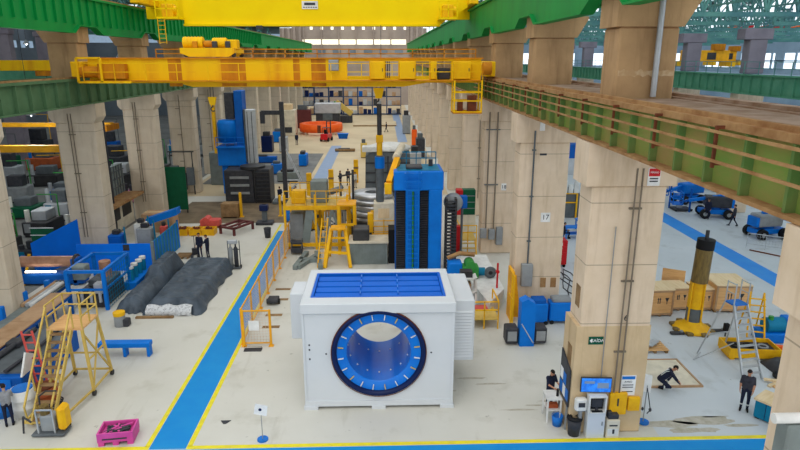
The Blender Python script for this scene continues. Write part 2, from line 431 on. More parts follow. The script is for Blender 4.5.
for x in (14, 18.5, 23, 27.5, 36, 40.5, 45, 49.5):
    mb.bar((x, 20, 17.0), (x, 148, 17.0), .12)
    mb.bar((x, 20, 20.2), (x, 148, 20.2), .12)
    for i in range(24): mb.bar((x, 20 + 5.33*i, 17.0 if i % 2 else 20.2), (x, 20 + 5.33*(i+1), 20.2 if i % 2 else 17.0), .09)
struct('ceiling_bracing', mb, 'truss')
# left side bay
struct('wall_left_far', MB().box(-75, -24, 150, 150.5, 0, 17).box(-75, -24, 150, 150.5, 19, 24), 'wall_dark')
struct('window_6', MB().box(-75, -24, 150.1, 150.2, 17, 19), 'win_dim')
struct('wall_left', MB().box(-75.4, -75, -4, 150, 0, 15.6).box(-75.4, -75, -4, 150, 17.0, 24), 'wall_dark')
mb = MB()
for i in range(50): mb.box(-75.2, -75.1, -4 + 3.05*i, -2.6 + 3.05*i, 15.6, 17.0)
struct('window_7', mb, 'win_dim'); struct('wall_left_liner', MB().box(-75.6, -75.4, -4, 150, 15, 17.5), 'wall_dark')
rf = MB(); sk = MB(); y = -4
while y < 150:
    rf.box(-75, -21.9, y, y + 7.4, 20.6, 20.8); sk.box(-75, -21.9, y + 7.4, y + 10.7, 20.65, 20.7); y += 10.7
struct('ceiling_left', rf, 'roof'); struct('skylight_fill_left', sk, 'sky_pane')  # unseen glowing skylight strips, widened to brighten the left bay
for y in [46.5 + 10.7*i for i in range(9)]:
    struct('ceiling_truss', truss_mb(-47, -22.4, y, 17.2, 20.2, 7), 'truss')
mb = MB()
for x in (-26, -31, -36, -41, -46):
    for i in range(20): mb.bar((x, 40 + 5.35*i, 17.2 if i % 2 else 20.2), (x, 40 + 5.35*(i+1), 20.2 if i % 2 else 17.2), .1)
    mb.bar((x, 40, 17.2), (x, 147, 17.2), .12)
struct('ceiling_bracing', mb, 'truss')

# ------------------------------------------------------------------ columns
def column(side, y, label, group=None, detail=2):
    """side 1: right-hand row (inner face x 6.98); side -1: left-hand row (inner face x -18.9)."""
    t = thing('concrete_column', label, 'column', (7.0 if side > 0 else -18.9, y, 0), 0, group)
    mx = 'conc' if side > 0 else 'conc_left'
    s = 1 if side > 0 else -1
    def X(a, b): return (a, b) if s > 0 else (-b, -a)
    d = 1.25
    MB().bev(*X(0, 2.52), 0, d, 0, 9.4, .05).build('shaft', mx, t)
    pl = [(-.25, 9.4), (2.78, 9.4), (2.78, 10.84), (-.25, 10.84)]
    if s < 0: pl = [(.25, 9.75), (0.0, 9.4), (-2.6, 9.4), (-2.85, 9.75), (-2.85, 10.62), (.25, 10.62)]
    MB().prism(pl, 'y', -.07, d + .07).build('capital', mx, t)
    MB().bev(*X(.5, 2.42), .2, 1.55, 10.84 if s > 0 else 10.62, 14.45, .06).build('upper_shaft', 'conc_up', t)
    cp = [(.36, 14.45), (2.5, 14.45), (3.0, 15.3), (3.0, 15.42), (.36, 15.42)]
    if s < 0: cp = [(-x, z) for x, z in cp]
    MB().prism(cp, 'y', .12, 1.66).build('upper_capital', 'conc_up', t)
    if detail:
        r = .03
        for k, xx in enumerate((1.42, 1.62) if detail > 1 else (1.3,)):
            MB().cyl((s*xx, -.08, 1.6), (s*xx, -.08, 10.0), r, 8).build('conduit', 'conduit', t)
        for z in (3.3, 6.0, 8.6):
            bx('conduit_clip', s*1.5 - .22, s*1.5 + .22, -.06, 0, z, z + .06, 'conduit', t)
    return t
RY = [8.15, 19.35, 30.0, 40.75, 51.45, 62.1, 72.8, 83.5, 94.2, 104.9, 115.6, 126.3, 137, 147.7, 158.4]
near_r = ['huge cropped concrete column with pale pipe bracket at the picture edge',
          'concrete column numbered 16 with exit sign and wall screen',
          'concrete column numbered 17 with orange plates at its foot',
          'concrete column with three electrical boxes, next beyond column 17',
          'concrete column beside the red locker, second beyond column 17']
colR = []
for i, y in enumerate(RY):
    lb = near_r[i] if i < 5 else 'plain concrete column, %s in its row beyond column 17' % ORD[i - 2]
    colR.append(column(1, y, lb, 'concrete columns along the rusty runway', 0 if i in (0, 2, 3) else 2 if i < 5 else (1 if i < 8 else 0)))
LY = [29.0, 40.4, 51.0, 61.6, 72.2, 82.9, 93.6, 104.3, 115, 125.7, 136.4, 147.1, 157.8]
near_l = ['shaded concrete column standing behind the long wooden-topped table',
          'concrete column standing behind the blue sheet enclosure',
          'concrete column at the far end of the dull grey control room',
          'concrete column with dark switch boxes beside the green board']
colL = []
for i, y in enumerate(LY):
    lb = near_l[i] if i < 4 else 'plain concrete column, %s beyond the green board in its row' % ORD[i - 3]
    colL.append(column(-1, y, lb, 'concrete columns along the dull green runway', 2 if i < 3 else (1 if i < 6 else 0)))

# ------------------------------------------------------------------ crane runway beams
def runway_lower(side, label, m, ms):
    t = thing('crane_runway_beam', label, 'beam', (6.85 if side > 0 else -18.7, 0, 0))
    s = side
    y0, y1 = (2.5, 170) if s > 0 else (14, 170)
    zb = 10.86 if s > 0 else 10.64
    def B(mb, a, b, *r):
        return mb.box(*((a, b) if s > 0 else (-b, -a)), *r)
    g = B(MB(), .22, .26, y0, y1, zb + .07, 12.15)
    g.build('web', m, t)
    n = int((min(y1, 95) - y0) / 1.35)
    ribs(B(MB(), .03, .22, 0, .08, zb + .07, 12.12), 'stiffener_rib', ms, t, n, y0 + .5, 1.35)
    fm = 'rust' if s > 0 else m
    B(MB(), -.05, .42, y0, y1, zb, zb + .08).build('bottom_flange', fm, t)
    B(MB(), 0, .5, y0, y1, 12.13, 12.28).build('top_flange', fm, t)
    B(MB(), .17, .30, y0, y1, 12.28, 12.38).build('crane_rail', 'rust', t)
    dk = MB(); ys = RY if s > 0 else LY
    B(dk, 2.7, 3.0, y0, y1, zb, 12.28)
    if s > 0: dk.box(2.9, 3.3, y0, y1, 12.28, 12.38)
    last = y0
    for yc in ys + [y1]:
        if yc > last: B(dk, .5, 2.7, last, min(yc + .1, y1), 12.1, 12.24)
        last = yc + 1.6
    dk.build('deck', 'deck' if s > 0 else m, t)
    if s > 0:
        for z in (12.06, 11.77, 11.48): MB().box(-.22, -.17, y0, 44, z, z + .055).build('conductor_bar', 'rust', t)
        for i in range(14):
            yy = y0 + 1.1 + 2.75*i
            MB().box(-.17, -.11, yy, yy + .06, 11.35, 12.2).box(-.11, .06, yy, yy + .06, 12.13, 12.2).box(-.11, .06, yy, yy + .06, 11.4, 11.46).build('bar_bracket', 'rust_dark', t)
    return t
runway_lower(1, 'rusty green crane runway girder with three brown conductor bars', 'green_rust', 'green_stiff')
runway_lower(-1, 'dull green crane runway girder carrying the rust-streaked yellow crane', 'green_dull', 'green_dull')
def runway_upper(side, label):
    t = thing('crane_runway_beam', label, 'beam', (7.0 if side > 0 else -18.75, 0, 0))
    s = side; ys = RY if s > 0 else LY
    y0, y1 = (4, 172) if s > 0 else (20, 172)
    prof = [(y0, 17.2), (y0, 15.05)]
    for yc in ys:
        if yc < y0 + 4: continue
        prof += [(yc - 1.1, 15.05), (yc - .3, 15.5), (yc + 1.8, 15.5), (yc + 2.8, 15.05)]
    prof += [(y1, 15.05), (y1, 17.2)]
    web = MB()
    xs = (.18, .28) if s > 0 else (-.28, -.18)
    n = len(prof); mid = MB()
    # the web as one strip of quads so the stepped lower edge stays clean
    pts = prof[1:-1]
    vs = []; fs = []
    for (yy, zz) in pts: vs += [(xs[0], yy, zz), (xs[0], yy, 17.1), (xs[1], yy, zz), (xs[1], yy, 17.1)]
    for i in range(len(pts) - 1):
        a = 4*i; b = a + 4
        fs += [(a, b, b+1, a+1), (a+2, a+3, b+3, b+2), (a, a+2, b+2, b), (a+1, b+1, b+3, a+3)]
    web.add(vs, fs); web.build('web', 'green_up', t)
    fl = MB(); lip = (0, .5) if s > 0 else (-.5, 0)
    vs = []; fs = []
    for (yy, zz) in pts: vs += [(lip[0], yy, zz - .07), (lip[0], yy, zz), (lip[1], yy, zz - .07), (lip[1], yy, zz)]
    for i in range(len(pts) - 1):
        a = 4*i; b = a + 4
        fs += [(a, b, b+1, a+1), (a+2, a+3, b+3, b+2), (a, a+2, b+2, b), (a+1, b+1, b+3, a+3)]
    fl.add(vs, fs); fl.build('bottom_flange', 'green_up', t)
    MB().box(lip[0], lip[1], y0, y1, 17.1, 17.24).build('top_flange', 'green_up', t)
    MB().box((lip[0]+lip[1])/2 - .06, (lip[0]+lip[1])/2 + .06, y0, y1, 17.24, 17.36).build('crane_rail', 'rust', t)
    ob = MB()
    ob.box(*((2.2, 2.6) if s > 0 else (-2.6, -2.2)), y0, y1, 15.6, 17.2); ob.box(*((.5, 2.2) if s > 0 else (-2.2, -.5)), y0, y1, 17.05, 17.15)
    ob.build('outer_girder', 'green_up', t)
    if s < 0: ribs(MB().box(-.18, -.04, 0, .05, 15.52, 17.1), 'stiffener_rib', 'green_up', t, 76, y0 + .6, 1.05)
    return t
runway_upper(1, 'bright green upper runway girder with stepped lower edge above column 16')
runway_upper(-1, 'bright green upper runway girder above the shaded columns and tarpaulins')
# the next runway, over in the bluish bay, with its own columns
t = thing('crane_runway_beam', 'pale green runway girder seen across the bluish bay', 'beam', (30, 0, 0))
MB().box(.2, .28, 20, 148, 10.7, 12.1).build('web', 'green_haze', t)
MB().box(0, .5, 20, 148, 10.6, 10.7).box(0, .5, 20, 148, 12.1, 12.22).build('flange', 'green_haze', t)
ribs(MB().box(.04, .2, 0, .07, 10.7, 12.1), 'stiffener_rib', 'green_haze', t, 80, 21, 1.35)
MB().box(.5, 3.0, 20, 148, 12.02, 12.2).build('deck', 'wall_blue', t)
rl = MB()
for z in (12.7, 13.2): rl.bar((.1, 20, z), (.1, 148, z), .05)
for i in range(64): rl.bar((.1, 20.5 + 2*i, 12.2), (.1, 20.5 + 2*i, 13.2), .05)
rl.build('railing', 'truss', t)
for i, y in enumerate([41, 51.7, 62.4, 73.1, 83.8, 94.5, 105.2, 115.9]):
    c = thing('concrete_column', 'hazy concrete column, %s one along the pale green girder' % ORD[i+1], 'column', (30.6, y, 0), 0, 'concrete columns across the bluish bay')
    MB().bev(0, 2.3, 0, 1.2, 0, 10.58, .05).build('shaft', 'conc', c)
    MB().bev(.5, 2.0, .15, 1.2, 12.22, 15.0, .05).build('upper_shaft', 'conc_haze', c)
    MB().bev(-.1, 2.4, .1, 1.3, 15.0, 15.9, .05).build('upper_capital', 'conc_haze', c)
# ------------------------------------------------------------------ overhead cranes
def rail_mb(x0, x1, y, z, h, step, r=.03):
    mb = MB()
    for k in (0.5, 1.0): mb.bar((x0, y, z + h*k), (x1, y, z + h*k), r*2)
    n = max(1, round((x1 - x0)/step))
    for i in range(n + 1): mb.bar((x0 + (x1-x0)*i/n, y, z), (x0 + (x1-x0)*i/n, y, z + h), r*2)
    return mb

t = thing('overhead_crane', 'rust-streaked yellow bridge crane spanning between the lower runways', 'crane', (0, 38.3, 0))
for yy, nm in ((0, 'girder'), (2.6, 'girder')):
    g = MB()
    if yy == 0:
        g.prism([(-17.8, 12.05), (-12.6, 12.05), (-11.6, 11.78), (1.4, 11.78), (3.2, 12.08), (6.2, 12.08), (6.2, 12.2), (-17.8, 12.2)], 'y', 0, .5)
        for x0, x1 in ((-17.8, -2.1), (-.73, .27), (1.07, 2.16), (3.0, 3.44), (4.35, 6.2)): g.box(x0, x1, 0, .5, 12.2, 13.3)
        g.box(-17.8, 6.2, 0, .5, 13.3, 13.45)
    else:
        g.box(-17.8, -2.6, 2.6, 3.1, 12.05, 13.45).box(-2.6, 6.2, 2.6, 3.1, 12.05, 12.35)
    gg = g.build('girder', 'crane_y', t)
    if yy == 0:
        for x0, x1 in ((-13.0, -12.2), (-9.8, -8.3), (-5.4, -5.0), (-4.3, -3.4)): bx('rust_patch', x0, x1, -.006, 0, 11.82, 13.44, 'crane_rust', gg)
fl = MB()
fl.box(-17.9, 6.3, -.12, .62, 13.45, 13.53); fl.build('top_plate', 'crane_rust', t)
MB().box(-17.8, 6.2, -.1, .0, 12.02, 12.16).build('bottom_ledge', 'crane_y', t)
for x in (-18.3, 6.7): bx('end_truck', x - .3, x + .3, -.6, 3.7, 12.4, 13.3, 'crane_y', t, .05)
wk = MB().box(-17.8, 6.2, -.75, -.12, 12.13, 12.19); wk.build('walkway', 'crane_rust', t)
rail_mb(-17.8, 6.2, -.75, 12.19, 1.0, 1.9, .022).build('railing', 'crane_y', t)
rl = rail_mb(-14.5, 6.2, 2.4, 13.5, .55, 2.0, .03); rl.build('upper_railing', 'crane_rust', t)
for x0, x1 in ((-.68, .2), (1.12, 2.1), (3.04, 3.4), (4.45, 5.5)):
    c = bx('switch_cabinet', x0, x1, -.5, -.02, 12.25, 13.3, 'crane_y', t, .03)
    bx('handle', x1 - .14, x1 - .1, -.53, -.5, 12.7, 12.9, 'dark', c)
bx('grey_junction_box', -3.2, -2.6, -.3, -.02, 12.75, 13.4, 'grey', t, .03)
dk = MB()
for i in range(9): dk.box(-.4 + .11*i, -.34 + .11*i, .55, .6, 12.3, 13.4)
dk.build('grille', 'dark', t); bx('winding_gear', 3.5, 4.3, .1, .4, 12.2, 12.9, 'dark', t, .05)
# left end frame and drive
fr = MB()
for x in (-18.1, -16.7): fr.bar((x, -.8, 12.1), (x, -.8, 13.5), .12)
fr.bar((-18.1, -.8, 13.5), (-16.7, -.8, 13.5), .12).bar((-18.1, -.8, 12.1), (-15.0, -.8, 12.1), .12)
fr.build('end_frame', 'crane_y', t)
MB().cyl((-18.2, -.4, 12.7), (-17.0, -.4, 12.7), .32, 14).box(-17.0, -15.4, -.6, -.1, 12.3, 13.2).build('drive_motor', 'crane_rust', t)
# hanging maintenance cage near the rusty runway
cg = MB()
for x in (4.4, 6.05):
    for yy in (-1.5, -.3): cg.bar((x, yy, 10.3), (x, yy, 12.2), .09)
for z in (10.35, 11.0, 11.5):
    cg.bar((4.4, -1.5, z), (6.05, -1.5, z), .07).bar((4.4, -.3, z), (6.05, -.3, z), .07).bar((4.4, -1.5, z), (4.4, -.3, z), .07).bar((6.05, -1.5, z), (6.05, -.3, z), .07)
cage = cg.build('maintenance_cage', 'crane_y', t)
bx('cage_floor', 4.35, 6.1, -1.55, -.25, 10.24, 10.32, 'crane_rust', cage)
ct = MB().box(5.3, 5.8, -1.2, -.6, 10.32, 11.3).box(4.7, 5.0, -1.0, -.5, 10.32, 11.0); ct.build('cage_equipment', 'rust_dark', cage)
MB().cyl((6.15, -1.0, 12.9), (6.65, -1.0, 12.9), .38, 16).build('end_motor', 'crane_rust', t)

t = thing('crane_trolley', 'yellow hoist trolley with two rope drums riding the rust-streaked crane', 'hoist', (-10.55, 38.9, 13.55))
MB().prism([(-1.75, .55), (-1.75, .25), (-1.2, .02), (1.2, .02), (1.55, .25), (1.55, .55)], 'y', -.3, 2.4).build('frame', 'crane_y', t)
for x in (-.9, .3, 1.1): MB().bev(x - .14, x + .14, -.05, .3, .55, .95, .03).build('brake', 'charcoal' if x > 0 else 'crane_rust', t)
for x in (-1.45, 1.45):
    for yy in (-.05, 2.15): MB().cyl((x, yy - .1, .15), (x, yy + .1, .15), .15, 14).build('wheel', 'dark', t)
for x0, x1, rr in ((-1.7, -.5, .36), (.1, .95, .3)):
    d = MB(); d.cyl((x0, .5, .85), (x1, .5, .85), rr, 20)
    for k in range(6): d.cyl((x0 + .1 + (x1-x0-.2)*k/5, .5, .85), (x0 + .14 + (x1-x0-.2)*k/5, .5, .85), rr + .03, 20)
    d.build('rope_drum', 'crane_y', t)
MB().bev(1.0, 1.65, .2, .9, .45, 1.05, .05).build('gearbox', 'crane_y', t)
MB().cyl((-.45, .5, .8), (.05, .5, .8), .2, 12).build('motor', 'crane_rust', t)
def hook(name, label, x, y, ztop, zb, sc, m):
    t = thing(name, label, 'hook', (x, y, zb))
    MB().cyl((-.12*sc, 0, 1.2*sc), (-.12*sc, 0, ztop - zb), .02, 6).cyl((.12*sc, 0, 1.2*sc), (.12*sc, 0, ztop - zb), .02, 6).build('rope', 'dark', t)
    MB().prism([(-.35*sc, 1.25*sc), (.35*sc, 1.25*sc), (.2*sc, .6*sc), (-.2*sc, .6*sc)], 'y', -.12*sc, .12*sc).build('block', m, t)
    hk = [(math.sin(a)*.18*sc, 0, .25*sc - math.cos(a)*.18*sc) for a in [PI*k/8 - .3 for k in range(12)]]
    hk = [(0, 0, .62*sc), (0, 0, .45*sc)] + [(-.18*sc*math.cos(a), 0, .25*sc - .18*sc*math.sin(a)) for a in [PI*k/8 - PI/2 for k in range(11)]]
    MB().tube(hk, .05*sc, 8).build('hook', 'dark', t)
hook('crane_hook', 'small yellow hook block hanging below the trolley beside the blue lathe', -10.65, 38.9, 12.0, 10.2, .75, 'crane_y')
hook('crane_hook', 'yellow hook block on a rope holding the hanging grey spindle', -.17, 39.5, 12.0, 10.4, 1.0, 'crane_y')

t = thing('hanging_spindle', 'long grey spindle with a blue band hung from the crane hook', 'spindle', (-.15, 41.5, 0))
MB().cyl((0, 0, 2.6), (0, 0, 7.0), .28, 18).build('body', 'grey_d', t)
MB().cyl((0, 0, 6.1), (0, 0, 6.9), .34, 18).build('band', 'blue', t)
MB().cyl((0, 0, 1.6), (0, 0, 2.6), .2, 14).build('tip', 'grey', t)
MB().cyl((0, 0, 7.0), (0, 0, 7.9), .2, 14).box(-.24, .24, -.2, .2, 7.9, 8.4).build('coupling', 'yellow', t)
MB().cyl((0, 0, 8.4), (0, 0, 10.5), .16, 10).build('sling', 'dark', t)

t = thing('overhead_crane', 'bright yellow bridge crane with white sign above the rusty one', 'crane', (0, 48, 0))
MB().box(-14.75, 4.5, 0, .5, 15.95, 19.2).build('girder', 'crane_bright', t)
MB().box(-14.75, 4.5, -.25, .7, 15.82, 15.97).build('bottom_flange', 'crane_bright', t)
MB().box(-18.6, 7.2, 3, 3.5, 16.5, 19.0).build('back_girder', 'crane_bright', t)
MB().prism([(4.5, 15.9), (5.0, 16.3), (6.6, 17.2), (6.6, 18.4), (4.5, 19.2)], 'y', 0, .5).build('girder_end', 'crane_bright', t)
for x in (-17.9, 6.9): bx('end_truck', x - .35, x + .35, -1, 4.5, 17.36, 18.4, 'crane_y', t, .05)
for x0, x1 in ((-16.3, -14.7), (4.3, 5.65)):
    p = bx('platform', x0, x1, -1.5, 0, 16.25, 16.4, 'crane_bright', t)
    rail_mb(x0, x1, -1.5, 16.4, 1.1, .7, .035).build('railing', 'crane_bright', p)
    m2 = MB().bev(x0 + .3, x0 + 1.1, -1.1, -.3, 16.4, 17.3, .04).cyl((x0 + 1.1, -.7, 16.9), (x0 + 1.3 + (x1 - x0 > 2)*.6, -.7, 16.9), .3, 14)
    m2.build('drive_motor', 'crane_y', p)
ld = MB()
for x in (-16.2, -15.7): ld.bar((x, -1.5, 14.5), (x, -1.5, 16.3), .05)
for k in range(6): ld.bar((-16.2, -1.5, 14.6 + .3*k), (-15.7, -1.5, 14.6 + .3*k), .04)
ld.build('ladder', 'yellow', t)
sg = bx('sign', -5.9, -4.7, -.05, 0, 17.05, 17.62, 'white2', t)
mk = MB().box(-5.72, -4.9, -.06, -.05, 17.32, 17.5)
for k in range(6): mk.box(-5.8 + .18*k, -5.68 + .18*k, -.06, -.05, 17.14, 17.2)
mk.build('sign_marks', 'charcoal', sg)
MB().box(-9.35, -8.9, -.4, .2, 15.6, 15.85).build('buffer', 'charcoal', t)
MB().box(-.02, .02, -.35, -.31, 14.0, 15.9).build('pendant_cable', 'dark', t)

# ------------------------------------------------------------------ white machine enclosure
t = thing('machine_enclosure', 'large white machine housing with a round blue bore and blue roof grille', 'machine housing', (-.18, 21.2, 0))
HW, DP, HT, CZ, R0 = 2.88, 3.75, 4.53, 2.40, 1.80
def holed(y0, y1):
    mb = MB(); n = 48; rim = []; out = []
    for i in range(n):
        a = 2*PI*i/n; c, s_ = math.cos(a), math.sin(a)
        rim.append((R0*c, CZ + R0*s_))
        k = min((HW)/abs(c) if abs(c) > 1e-6 else 9e9, ((HT - .42 - CZ) if s_ > 0 else (CZ - .32))/abs(s_) if abs(s_) > 1e-6 else 9e9)
        out.append((k*c, CZ + k*s_))
    # snap the samples next to each corner onto the corner
    for cx in (-HW, HW):
        for cz in (.32, HT - .42):
            j = min(range(n), key=lambda q: (out[q][0]-cx)**2 + (out[q][1]-cz)**2); out[j] = (cx, cz)
    vs = [(x, y0, z) for x, z in rim] + [(x, y0, z) for x, z in out] + [(x, y1, z) for x, z in rim] + [(x, y1, z) for x, z in out]
    fs = []
    for i in range(n):
        j = (i+1) % n
        fs += [(i, j, n+j, n+i), (2*n+i, 3*n+i, 3*n+j, 2*n+j), (i, 2*n+i, 2*n+j, j), (n+i, n+j, 3*n+j, 3*n+i)]
    return mb.add(vs, fs)
holed(.04, .12).build('front_panel', 'white', t)
holed(DP - .12, DP - .04).build('rear_panel', 'white', t)
for s_ in (-1, 1): bx('side_panel', s_*HW - .06, s_*HW + .06, .1, DP - .1, .3, HT - .4, 'white', t)
fr = MB()
for x in (-HW - .06, HW - .02):
    for yy in (0, DP - .14): fr.box(x, x + .08, yy, yy + .14, .1, HT - .4)
fr.box(-HW - .06, HW + .06, -.02, .14, .12, .34).box(-HW - .06, HW + .06, DP - .14, DP + .02, .12, .34)
fr.box(-HW - .06, -HW + .1, .1, DP - .1, .12, .34).box(HW - .1, HW + .06, .1, DP - .1, .12, .34)
fr.build('frame', 'white', t)
for x in (-HW - .1, -.3, HW - .45):
    for yy in (-.08, DP - .3): bx('foot_plate', x, x + .55, yy, yy + .38, 0, .14, 'white', t)
# roof: white rim round a sunk blue grille
rf = MB()
rf.bev(-HW - .1, HW + .1, -.06, .62, HT - .42, HT, .03).bev(-HW - .1, HW + .1, DP - .42, DP + .06, HT - .42, HT, .03)
rf.bev(-HW - .1, -HW + .24, .6, DP - .4, HT - .42, HT, .03).bev(HW - .24, HW + .1, .6, DP - .4, HT - .42, HT, .03)
rf.build('roof_rim', 'white', t)
bf = MB()
bf.box(-HW + .24, HW - .24, .62, .72, HT - .34, HT + .005).box(-HW + .24, HW - .24, DP - .52, DP - .42, HT - .3, HT + .005)
bf.box(-HW + .24, -HW + .34, .72, DP - .52, HT - .3, HT + .005).box(HW - .34, HW - .24, .72, DP - .52, HT - .3, HT + .005)
gf = bf.build('grille_frame', 'louvre', t)
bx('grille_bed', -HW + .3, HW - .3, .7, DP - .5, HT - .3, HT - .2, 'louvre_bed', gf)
for k in range(4):
    y0 = .78 + .62*k
    MB().prism([(y0, HT - .15), (y0 + .02, HT - .09), (y0 + .38, HT - .05), (y0 + .40, HT - .15)], 'x', -HW + .36, HW - .36).build('louvre_blade', 'louvre', gf)
for x in (-.72, .78):
    for k in range(4): bx('louvre_clip', x - .02, x + .02, .95 + .62*k, 1.25 + .62*k, HT - .1, HT + .02, 'bore', gf)
# bore
MB().lathe([(R0, .04), (R0 + .05, .0), (R0 + .02, -.06), (R0 - .05, -.07), (R0 - .13, -.02), (R0 - .16, .1)], (0, 0, CZ), 64, 'y').build('outer_ring', 'navy', t)
MB().lathe([(R0 + .045, -.03), (R0 + .065, -.05), (R0 + .075, .02)], (0, 0, CZ), 64, 'y').build('seal_edge', 'rust_dark', t)
MB().lathe([(R0 - .14, .08), (1.32, .10), (1.26, .16)], (0, 0, CZ), 64, 'y').build('flange', 'bore', t)
MB().lathe([(1.26, .16), (1.26, DP - .2)], (0, 0, CZ), 64, 'y').build('bore_wall', 'bore', t)
MB().lathe([(1.26, DP - .2), (R0, DP - .2), (R0, DP)], (0, 0, CZ), 64, 'y').build('rear_flange', 'bore', t)
for k in range(20):
    a = 2*PI*(k + .5)/20
    pg = MB(); pg.bar((1.40*math.cos(a), .06, CZ + 1.40*math.sin(a)), (1.62*math.cos(a), .06, CZ + 1.62*math.sin(a)), .032, .05, up=(0, 1, 0))
    pg.build('flange_pin', 'white2' if k % 3 else 'yellow_pale', t)
bl = MB()
for k in range(16):
    a = 2*PI*k/16
    for yy in (.8, 2.6): bl.cyl((1.258*math.cos(a), yy, CZ + 1.255*math.sin(a)), (1.22*math.cos(a), yy, CZ + 1.22*math.sin(a)), .035, 8)
bl.build('bore_bolts', 'white2', t)
for z in (2.75, 2.55, 2.15): bx('panel_latch', -HW + .16, -HW + .22, .03, .045, z, z + .07, 'charcoal', t)
for x in (-2.05, 2.05): MB().cyl((x, .045, CZ), (x, .03, CZ), .035, 8).build('panel_screw', 'charcoal', t)
sb = MB(); sb.bev(HW + .06, HW + .98, .95, DP + .3, 1.55, 4.2, .03); sd = sb.build('side_cooler', 'white', t)
lv = MB()
for k in range(16): lv.prism([(.95, 1.7 + .13*k), (.90, 1.72 + .13*k), (.95, 1.8 + .13*k)], 'x', HW + .16, HW + .9)
lv.build('cooler_louvres', 'white', sd)
lv = MB()
for k in range(16): lv.prism([(HW + .98, 1.7 + .13*k), (HW + 1.02, 1.72 + .13*k), (HW + .98, 1.8 + .13*k)], 'y', 1.1, DP + .1)
lv.build('cooler_louvres', 'white', sd)
MB().bev(-HW - .82, -HW - .06, 2.2, DP - .1, 2.0, 4.05, .03).build('side_box', 'white', t)
# ------------------------------------------------------------------ tall blue boring mill behind it
t = thing('boring_mill', 'tall blue boring mill column with dark bellows behind the white housing', 'machine tool', (0, 36, 0))
MB().bev(.72, 3.78, 0, 2.7, 5.65, 6.85, .06).build('head', 'blue', t)
bx('head_recess', .95, 3.55, .25, 2.5, 6.84, 6.88, 'teal', t)
rm = rail_mb(.95, 3.5, 2.6, 6.85, .8, .6, .03)
rm.build('head_rail', 'teal', t)
for x in (1.0, 3.1): MB().cyl((x, 1.8, 6.86), (x, 1.8, 7.3), .14, 12).build('lifting_lug', 'charcoal', t)
bx('head_motor', 1.5, 2.5, .5, 1.6, 6.88, 7.05, 'charcoal', t, .05)
for x0, x1, m in ((.85, 1.42, 'bellow'), (2.35, 2.85, 'bellow')):
    b = MB()
    for k in range(38): b.prism([(.25, .12 + .147*k), (.10, .19 + .147*k), (.25, .26 + .147*k)], 'x', x0, x1)
    b.box(x0, x1, .25, .5, 0, 5.7); b.build('bellows', 'charcoal', t)
MB().bev(1.45, 1.85, .05, .6, 0, 5.7, .03).bev(1.98, 2.32, .05, .6, 0, 5.7, .03).build('guide_way', 'blue', t)
MB().bev(2.88, 3.7, .0, 1.6, 0, 5.7, .04).build('column', 'blue', t)
bx('back', .8, 3.6, .6, 2.2, 0, 5.7, 'blue_deep', t)
ld = MB()
for x in (1.55, 2.25): ld.bar((x, -.15, .2), (x, -.15, 6.9), .06)
for k in range(21): ld.bar((1.55, -.15, .4 + .31*k), (2.25, -.15, .4 + .31*k), .04)
ld.build('ladder', 'blue', t)
gr = MB()
for z in (5.8, 6.3, 6.8):
    gr.bar((1.4, -.15, z), (1.4, -.5, z), .05).bar((2.4, -.15, z), (2.4, -.5, z), .05).bar((1.4, -.5, z), (2.4, -.5, z), .05)
gr.build('ladder_guard', 'blue', t)
MB().cyl((1.9, .02, .5), (1.9, .02, 5.6), .05, 8).build('leadscrew', 'green', t)
MB().bar((.45, .3, 6.1), (1.0, 1.9, 7.3), .36, .36).build('arm', 'orange_y', t)
MB().cyl((.9, 1.9, 7.4), (1.35, 3.6, 7.9), .24, 12).build('arm_roll', 'cream', t)
bx('control_box', .15, .6, .1, .5, 5.4, 6.1, 'yellow', t, .04)
t = thing('cable_chain', 'dark vertical cable chain ladder standing against the blue boring mill', 'cable chain', (4.35, 36.6, 0))
c = MB()
for x in (-.3, .3): c.box(x - .06, x + .06, -.1, .5, 0, 5.0)
c.build('side_rails', 'dark', t)
r = MB()
for k in range(22): r.box(-.36, .36, -.15, .1, .15 + .22*k, .23 + .22*k)
r.build('links', 'charcoal', t)
t = thing('cable_drum', 'round grey hose drum beside the top of the cable chain', 'drum', (4.55, 37.3, 0))
MB().cyl((0, 0, 0), (0, 0, 4.4), .1, 8).build('post', 'grey_d', t)
MB().lathe([(.1, 0), (.55, 0), (.6, .08), (.4, .12), (.4, .35), (.6, .4), (.55, .46), (.1, .46)], (0, -.25, 4.6), 24, 'y').build('reel', 'grey', t)
bx('valve_block', .3, .9, -.1, .4, 4.2, 5.0, 'blue_deep', t, .04); MB().cyl((.6, .15, 0), (.6, .15, 4.2), .08, 8).build('valve_post', 'grey_d', t)
# ------------------------------------------------------------------ yellow gantry platform and turning work in the middle
def stair_mb(x0, x1, y0, z0, y1, z1, n, w=.05):
    a = MB()
    for x in (x0, x1): a.bar((x, y0, z0), (x, y1, z1), w, .18)
    b = MB()
    for k in range(n):
        f = (k + .5)/n; y = y0 + (y1-y0)*f; z = z0 + (z1-z0)*f
        b.box(x0, x1, y - .11, y + .11, z - .02, z + .02)
    return a, b
t = thing('work_platform', 'yellow steel work platform on posts behind the yellow fence', 'platform', (-4.6, 42, 0))
for x in (-2.4, -.2, 2.1):
    for y in (0, 3.0): MB().bar((x, y, 0), (x, y, 4.1), .16).build('post', 'yellow', t)
MB().box(-2.5, 2.2, -.1, .12, 3.0, 3.28).box(-2.5, 2.2, 2.9, 3.1, 3.0, 3.28).box(-2.5, 2.2, -.1, .12, .25, .5).build('beam', 'yellow', t)
MB().box(-2.4, 2.1, .1, 3.0, 3.22, 3.3).build('deck', 'yellow_pale', t)
r = rail_mb(-2.4, 2.1, -.05, 3.28, 1.1, .75, .025); r.build('railing', 'yellow', t)
r = rail_mb(-2.4, 2.1, 3.05, 3.28, 1.1, .75, .025); r.build('railing', 'yellow', t)
